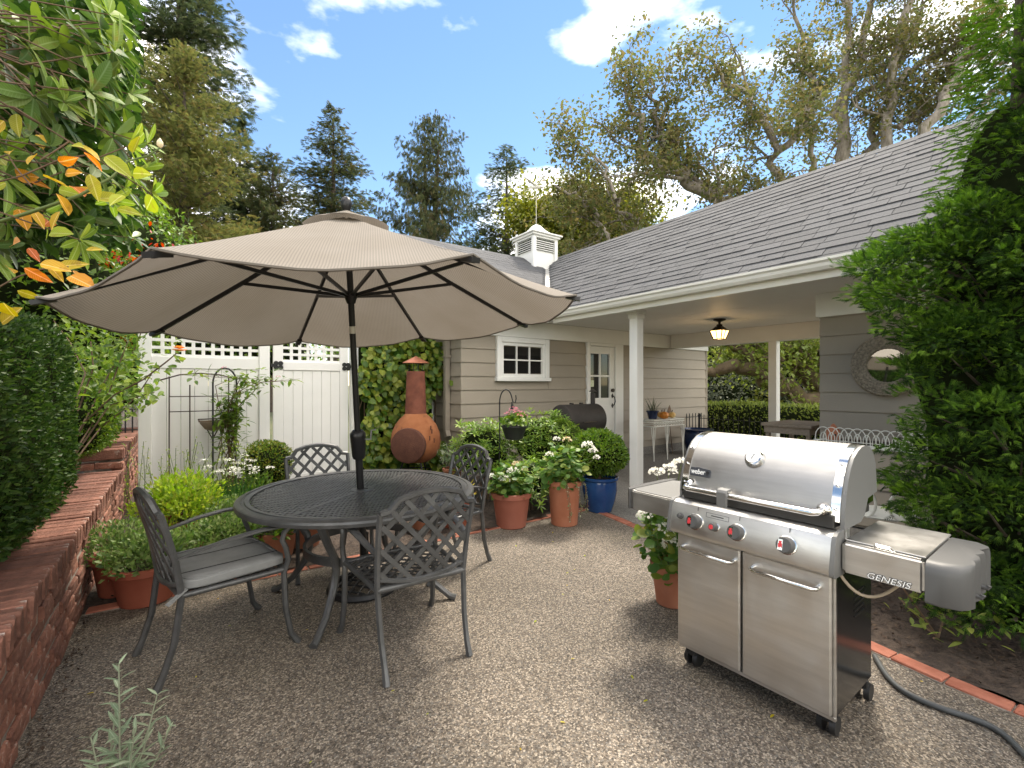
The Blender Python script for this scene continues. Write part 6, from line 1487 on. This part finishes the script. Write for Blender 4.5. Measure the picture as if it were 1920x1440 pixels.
def leftlim(y_): return np.interp(y_, [0, 100, 200, 300, 380, 425, 450, 500, 560, 600, 640, 700, 760, 800, 840, 880, 940, 1000, 1060, 1130, 1200], [1930, 1905, 1868, 1820, 1775, 1720, 1612, 1590, 1600, 1650, 1672, 1668, 1690, 1690, 1668, 1650, 1675, 1700, 1720, 1730, 1800])
for c, o_ in pads:
    dc = c[0]*SY + c[1]*CY
    if 960 + FPX*(c[0]*CY - c[1]*SY)/dc < leftlim(720 - FPX*(c[2] - CAM_H)/dc) + 10: continue
    h0 = c[2] - rng.uniform(.15, .4); b0 = tr0 + np.array([0, 0, max(.1, h0)]); ce = b0 + (c-b0)*.86 - (0, 0, .04); br.tube([b0, (b0+ce)/2 + (0, 0, -.05), ce], [.018, .010, .003], 6)
    m_ = 195; rp_ = rng.uniform(.13, .22); ax_ = nrm(o_*.75 + np.array([0, 0, .8]))
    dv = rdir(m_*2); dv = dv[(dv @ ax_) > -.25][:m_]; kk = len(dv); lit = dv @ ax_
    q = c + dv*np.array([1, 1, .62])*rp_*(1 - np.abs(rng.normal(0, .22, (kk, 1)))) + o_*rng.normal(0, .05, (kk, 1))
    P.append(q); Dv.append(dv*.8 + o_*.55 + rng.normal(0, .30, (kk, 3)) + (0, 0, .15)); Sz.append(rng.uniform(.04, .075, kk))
    Rn.append((.29 + .58*lit.clip(-.2, 1) + rng.normal(0, .11, kk)).clip(.02, .98))  # light and shade put into the colour: upper outer sprays paler, lower ones darker
P = np.concatenate(P); Dv = np.concatenate(Dv); Sz = np.concatenate(Sz); Rn = np.concatenate(Rn); dd_ = P[:, 0]*SY + P[:, 1]*CY; sx__ = 960 + FPX*(P[:, 0]*CY - P[:, 1]*SY)/dd_; sy__ = 720 - FPX*(P[:, 2] - CAM_H)/dd_
lim_ = np.interp(sy__, [0, 100, 200, 300, 380, 425, 450, 500, 560, 600, 640, 700, 760, 800, 840, 880, 940, 1000, 1060, 1130, 1200], [1930, 1905, 1868, 1820, 1775, 1720, 1612, 1590, 1600, 1650, 1672, 1668, 1690, 1690, 1668, 1650, 1675, 1700, 1720, 1730, 1800])
trim = sx__ < lim_ + 22*np.sin(sy__*.11) + 12*np.sin(sy__*.31 + 1); P, Dv, Sz, Rn = P[~trim], Dv[~trim], Sz[~trim], Rn[~trim]
keep = ~((P[:, 0] < 3.16) & (P[:, 1] < 1.80) & (P[:, 2] < 1.3) & (P[:, 2] > .0)) ; P, Dv, Sz, Rn = P[keep], Dv[keep], Sz[keep], Rn[keep]
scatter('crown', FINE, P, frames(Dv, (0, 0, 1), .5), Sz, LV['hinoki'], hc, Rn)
br.build('branches', m_conbark, hc)['kind'] = 'stuff'
n = 6000; z = rng.uniform(.15, 3.8, n); a = rng.uniform(0, 6.3, n); r = Rz(z)*rng.uniform(.2, .62, n); q = tr0 + np.c_[r*np.cos(a), r*np.sin(a), z]
scatter('inner_sprays', FINE, q, frames(np.c_[np.cos(a), np.sin(a), rng.normal(0, .4, n)]), rng.uniform(.06, .10, n), LV['hinoki'], hc, rng.uniform(0, .25, n))  # inner sprays coloured dark to stand for the shade within the crown
core('shade_core', tr0 + (0, 0, 1.6), (.42, .42, 1.6), hc, None, 14, .25, 6, 77)  # added dark core to block light through the crown
t = T('sword_fern', 'small leafy shrub shoots growing low at the cypress foot', 'plant', (3.42, .72, .02), world=True)
q = np.array([3.42, .72, .0]) + np.c_[rng.normal(0, .12, 90), rng.normal(0, .14, 90), rng.uniform(.05, .34, 90)]; scatter('foliage', LEAF, q, frames(rdir(90) + (0, 0, .3)), rng.uniform(.04, .08, 90), LV['hedge'], t)
for i in range(5): MB().tube([(3.42, .72, .02), q[i*7]], .005, 5).build('stem', m_stem, t)

# ================================================================== BACKGROUND TREES
WISP2 = tpl_spray(3, .115, .85, .5, .15)
def conifer(label, px, top, d, Wb, leaf, style, seed, n=5200, zb=2.0, tuft=.5, name='conifer_tree', twin=None, gap=0.0):
    b = D(px, 720, d); H = D(px, top, d)[2]; base = np.array([b[0], b[1], -.08])
    t = T(name, label, 'tree', base, group='conifers beyond the roof', world=True)
    r = np.random.default_rng(seed); P, Dv, Sz = [], [], []; bm_ = MB()
    tops = [(0., H)] + ([(twin[0], twin[1])] if twin else [])
    right = np.array([CY, -SY, 0.])
    for off, HH in tops:
        MB().tube([base, base + right*off*.5 + (0, 0, HH*.5), base + right*off + (0, 0, HH*.97)], [.02*HH + .05, .012*HH + .03, .02], 8).build('trunk', m_conbark, t, 60)
        nb = int(HH * (11 if style != 'cedar' else 16)) // len(tops)
        for i in range(nb):
            s = (r.random()**.85); z = zb + (HH - zb) * s; az = r.uniform(0, 2*math.pi)
            if z < 5.5: continue
            prof = (1 - s)**(.80 if style != 'cedar' else .62) + .02
            if style == 'spruce2': prof = (1 - s)**.6*.95 + .04
            Lb = Wb * prof * r.uniform(.55, 1.12)
            if r.random() < gap: continue
            o_ = np.array([math.cos(az), math.sin(az), 0]); c0 = base + right*off*(z/HH) + np.array([0, 0, z + .08])
            e = {'fir': -.10 + .5*s, 'spruce': -.18 + .6*s, 'spruce2': .25 + .35*s, 'cedar': .35 + .4*s, 'broad': .3}[style]
            k = max(3, int(Lb / (tuft*.30)))
            for j in range(k):
                x = (j + r.uniform(.2, .9)) / k; q = c0 + o_*Lb*x + np.array([0, 0, Lb*x*e - (.22 if style in ('spruce', 'fir') else .08)*Lb*x*x])
                for m_ in range(4):
                    sd_ = np.cross(o_, (0, 0, 1)) * r.normal(0, .30) * (1.1 - x*.6) * min(Lb, 2.0)
                    P.append(q + sd_ + r.normal(0, .08, 3)); sz = tuft * r.uniform(.6, 1.15) * (1.0 - .35*s)
                    if style == 'spruce2': dv = o_*.3 + np.array([0, 0, -.9]) + r.normal(0, .3, 3)
                    elif style == 'cedar': dv = o_*.7 + np.array([0, 0, .25]) + r.normal(0, .55, 3)
                    else: dv = o_ + sd_*.8 + np.array([0, 0, -.05]) + r.normal(0, .35, 3)
                    Dv.append(dv); Sz.append(sz)
            if Lb > .8 and r.random() < .5: bm_.tube([c0, c0 + o_*Lb*.8 + np.array([0, 0, Lb*.8*e - .12*Lb])], [.035, .012], 4, False)
    if bm_.v: bm_.build('branches', m_conbark, t)['kind'] = 'stuff'
    P = np.array(P); Dv = np.array(Dv); Sz = np.array(Sz)
    scatter('crown', WISP2, P, frames(Dv, (0, 0, 1), .4), Sz, leaf, t)
    return t
conifer('tall dark blue-green fir rising at the top left behind the golden cedar', 340, -300, 27, 6.6, LV['fir'], 'fir', 41, tuft=.62)
conifer('broad golden-green cedar in front of the tall fir', 345, 92, 20, 4.3, LV['cedar'], 'cedar', 42, tuft=.36)
conifer('slim pointed spruce with layered branches above the umbrella top', 625, 200, 30, 6.6, LV['spruce'], 'spruce', 43, tuft=.58, gap=.1)
conifer('twin-topped spruce with hanging branchlets', 797, 222, 30, 5.8, LV['spruce'], 'spruce2', 44, tuft=.50, twin=(.95, D(825, 218, 30)[2]))
conifer('thin open fir beside the roof cupola', 950, 275, 27, 6.6, LV['fir'], 'fir', 45, tuft=.46, gap=.15)
conifer('dark rounded evergreen between the cedar and the slim spruce', 512, 292, 25, 3.6, LV['spruce'], 'cedar', 46, tuft=.45)
conifer('low dark fir behind the golden cedar lower branches', 450, 225, 29, 5.0, LV['fir'], 'fir', 47, tuft=.55)

# ---- oaks
OAKL = tpl_dia(.7, .12, .1)
def oak(label, base, stems, seed, dens=1.0, leafsz=.15, nside=9, leaf=None, name='oak_tree', group='oaks behind the breezeway roof', bark=None, clump=.34, minz=0):
    base = np.array(base, float); t = T(name, label, 'tree', base, group=group, world=True); r = np.random.default_rng(seed)
    wood = MB(); P = []
    def wig(pts, k=3, amp=.12):
        out = [pts[0]]
        for a, b in zip(pts[:-1], pts[1:]):
            for s in np.linspace(0, 1, k+1)[1:]: out.append(a + (b-a)*s + (r.normal(0, amp, 3) if s < 1 else r.normal(0, amp*.4, 3)))
        return out
    def leaves(q, k, sp): 
        for _ in range(k): P.append(q + r.normal(0, sp, 3)*(1, 1, .75))
    def branch(p, d, L_, rad_, lev):
        n = 4; pts = [p]; dd = nrm(d)
        for i in range(n): dd = nrm(dd + r.normal(0, .35, 3) + np.array([0, 0, .10])); pts.append(pts[-1] + dd*L_/n)
        wood.tube(pts, list(np.linspace(rad_, rad_*.35, n+1)), 5 if lev else 6, False)
        if lev == 0:
            for i in range(1, n+1):
                for _ in range(2):
                    branch(pts[i], nrm(dd + r.normal(0, .9, 3)), L_*r.uniform(.35, .6), rad_*.4, 1)
        else:
            for i in (2, 3, 4): leaves(pts[i], int(13*dens), clump*r.uniform(.6, 1.1))
    for pts, rads, lf in stems:
        q = wig([np.array(x, float) for x in pts]); rr = np.interp(np.linspace(0, 1, len(q)), np.linspace(0, 1, len(rads)), rads); wood.tube(q, list(rr), 9, True)
        if lf:
            for _ in range(int(nside*lf)):
                k = r.uniform(.15, 1.0)*(len(q)-1); i = min(int(k), len(q)-2); p = q[i] + (q[i+1]-q[i])*(k-i)
                if p[2] < minz: continue
                branch(p, nrm(q[i+1]-q[i])*.4 + r.normal(0, .8, 3) + np.array([0, 0, .15]), r.uniform(.9, 2.0), rr[i]*.30 + .008, 0)
            branch(q[-1], q[-1]-q[-2], 1.3, rr[-1]*.8, 0)
    wood.build('trunk', bark or m_bark, t, 60)
    P = np.array(P); scatter('crown', OAKL, P, frames(rdir(len(P)) + (0, 0, -.2)), r.uniform(.65, 1.3, len(P))*leafsz, leaf or LV['oak'], t)
    return t
def S(d, rpx, lf, *pp):   # a limb traced in the photo at distance d: world points and radii
    return ([D(x, y, d) for x, y in pp], [k * .78 / FPX * d for k in rpx], lf)
d0 = 14.5; b0 = D(1560, 720, d0); b0[2] = -.08
trunk = [b0, b0 + (0, 0, 1.1), D(1545, 640, d0)]
oak('great mossy oak leaning over the roof with low limbs behind the breezeway', b0, [
    ([b0, D(1552, 720, d0), D(1545, 640, d0), D(1480, 500, d0)], [.75, .6, .48, .36], 0),
    S(d0, (17, 15, 12, 9, 5), 1.6, (1480, 500), (1395, 400), (1350, 382), (1300, 345), (1262, 318), (1222, 296), (1200, 255), (1182, 205)),
    S(d0, (9, 6, 3), 1.3, (1262, 318), (1240, 260), (1230, 200), (1232, 160)),
    S(d0, (10, 8, 6, 4), 1.2, (1480, 500), (1440, 362), (1380, 362), (1335, 350), (1290, 330), (1220, 330)),
    S(d0 - 1, (7, 5, 3), 1.3, (1210, 450), (1185, 415), (1160, 375), (1135, 330), (1110, 285)),
    S(d0 - 1, (6, 4, 3), 1.2, (1140, 450), (1120, 415), (1095, 385), (1062, 355)),
    S(d0, (12, 9, 7, 4), 1.5, (1490, 480), (1470, 345), (1455, 285), (1430, 215), (1380, 160), (1340, 130)),
    S(d0, (9, 6, 4), 1.3, (1455, 285), (1500, 235), (1530, 205), (1525, 150), (1500, 100)),
], 51, 1.0, .125, 7, minz=3.0, clump=.23)
oak('mossy low oak limbs curving beyond the iron railing', D(1600, 720, 13), [
    ([D(1600, 800, 13), D(1555, 770, 13), D(1500, 752, 13), D(1450, 722, 13), D(1405, 694, 13), D(1362, 690, 13), D(1322, 702, 13)], [.42, .34, .26, .21, .19, .17, .12], 0),
    ([D(1590, 790, 13), D(1530, 715, 13), D(1480, 660, 13), D(1440, 640, 13.2), D(1390, 610, 13.4)], [.42, .30, .24, .20, .12], .6),
    ([D(1470, 735, 13), D(1425, 690, 13), D(1392, 655, 13.2), D(1350, 625, 13.4)], [.20, .18, .16, .1], .6),
    ([D(1590, 790, 13), D(1545, 700, 13), D(1500, 672, 13), D(1470, 668, 13)], [.4, .22, .14, .1], .5),
], 52, 1.5, .12, 9, LV['hedge'], bark=m_mossbark, clump=.42)
d1 = 17.0; b1 = D(1590, 720, d1); b1[2] = -.08
oak('upright grey multi-stemmed oak in the middle of the roof ridge view', b1, [
    ([b1, D(1585, 500, d1), D(1576, 318, d1)], [.42, .36, .30], 0),
    S(d1, (14, 12, 9, 6), 1.4, (1576, 318), (1580, 225), (1608, 140), (1618, 82), (1630, 0)),
    S(d1, (9, 8, 6), 1.1, (1580, 225), (1588, 140), (1592, 70), (1585, -10)),
    S(d1, (8, 7, 5), 1.0, (1600, 195), (1655, 150), (1690, 110), (1720, 40)),
    S(d1, (11, 9, 7, 5), 1.3, (1590, 500), (1618, 300), (1642, 225), (1672, 150), (1692, 85), (1715, 0)),
    S(d1, (7, 6, 4), 1.3, (1590, 480), (1530, 330), (1520, 260), (1505, 190), (1510, 110), (1490, 30)),
], 53, .72, .125, 6.5, minz=4.0, clump=.23)
d2 = 16.0; b2 = D(1690, 720, d2); b2[2] = -.08
oak('dark-trunked oak forking right above the roof ridge', b2, [
    ([b2, D(1675, 480, d2), D(1664, 285, d2)], [.40, .33, .26], 0),
    S(d2, (12, 10, 8, 6), 1.3, (1664, 285), (1678, 195), (1672, 140), (1690, 60), (1700, -20)),
    S(d2, (7, 5, 4), 1.1, (1685, 240), (1735, 205), (1770, 180), (1790, 150)),
    S(d2, (6, 5, 4), 1.0, (1672, 300), (1710, 270), (1728, 235), (1745, 200)),
    S(d2, (7, 6, 4), 1.0, (1680, 160), (1740, 110), (1800, 80), (1850, 60)),
], 54, .72, .125, 6.5, minz=4.0, clump=.23)
d3 = 15.0; b3 = D(1730, 720, d3); b3[2] = -.08
oak('leaning pale oak at the right end of the ridge', b3, [
    ([b3, D(1720, 460, d3), D(1735, 265, d3)], [.36, .30, .24], 0),
    S(d3, (13, 11, 8, 5), 1.3, (1735, 265), (1768, 195), (1800, 125), (1835, 80), (1870, 10)),
    S(d3, (8, 7, 5, 4), 1.0, (1740, 420), (1795, 248), (1850, 190), (1905, 140), (1960, 90)),
    S(d3, (6, 5, 4), .9, (1785, 160), (1840, 140), (1880, 120), (1920, 100)),
], 55, .72, .125, 6.5, minz=4.0, clump=.23)
b4 = D(1080, 720, 24); b4[2] = -.08
oak('yellow-green broadleaf tree behind the cupola', b4, [
    ([b4, D(1075, 560, 24), D(1070, 470, 24)], [.3, .25, .2], 0),
    ([D(1070, 500, 24), D(1040, 450, 24), D(1000, 420, 24)], [.18, .12, .06], 1.5),
    ([D(1070, 500, 24), D(1100, 430, 24), D(1110, 395, 24)], [.18, .12, .06], 1.5),
    ([D(1070, 500, 24), D(1130, 450, 24), D(1170, 420, 24)], [.18, .12, .06], 1.2),
], 56, 2.0, .20, 12, LV['yelgreen'], 'broadleaf_tree', None, None, .6)

# beyond the breezeway
hedge('clipped laurel hedge beyond the iron railing', (11.6, 4.6, .42), (.55, 3.6, .54), 9000, .07, LV['hedge'], 4., 61, .08, .08, 'laurel_hedge')
def bushd(label, px, py, d, rad3, n, size, leaf, seed): bush('distant_bush', label, D(px, py, d), rad3, n, size, leaf, seed, 'bush', DIA, -.08)
bushd('dark blue-green bush mass beyond the path, left of the far post', 1390, 735, 24, (3.4, 2.2, 1.7), 5200, .16, LV['far'], 62)
bushd('rounded dark bush against the far white post', 1440, 745, 22, (1.2, 1.2, .9), 1800, .13, LV['far'], 63)
bushd('pale leafy tree mass high beyond the breezeway opening', 1370, 655, 27, (4.5, 3, 3.2), 6500, .20, LV['hedge'], 64)
bushd('grey-green leafy mass beyond the breezeway behind the house corner', 1520, 665, 24, (4.0, 3, 3.4), 6500, .19, LV['far'], 65)
bushd('yellowing small bush beside the far white post', 1440, 765, 13.5, (.55, .5, .5), 500, .10, LV['yelgreen'], 66)
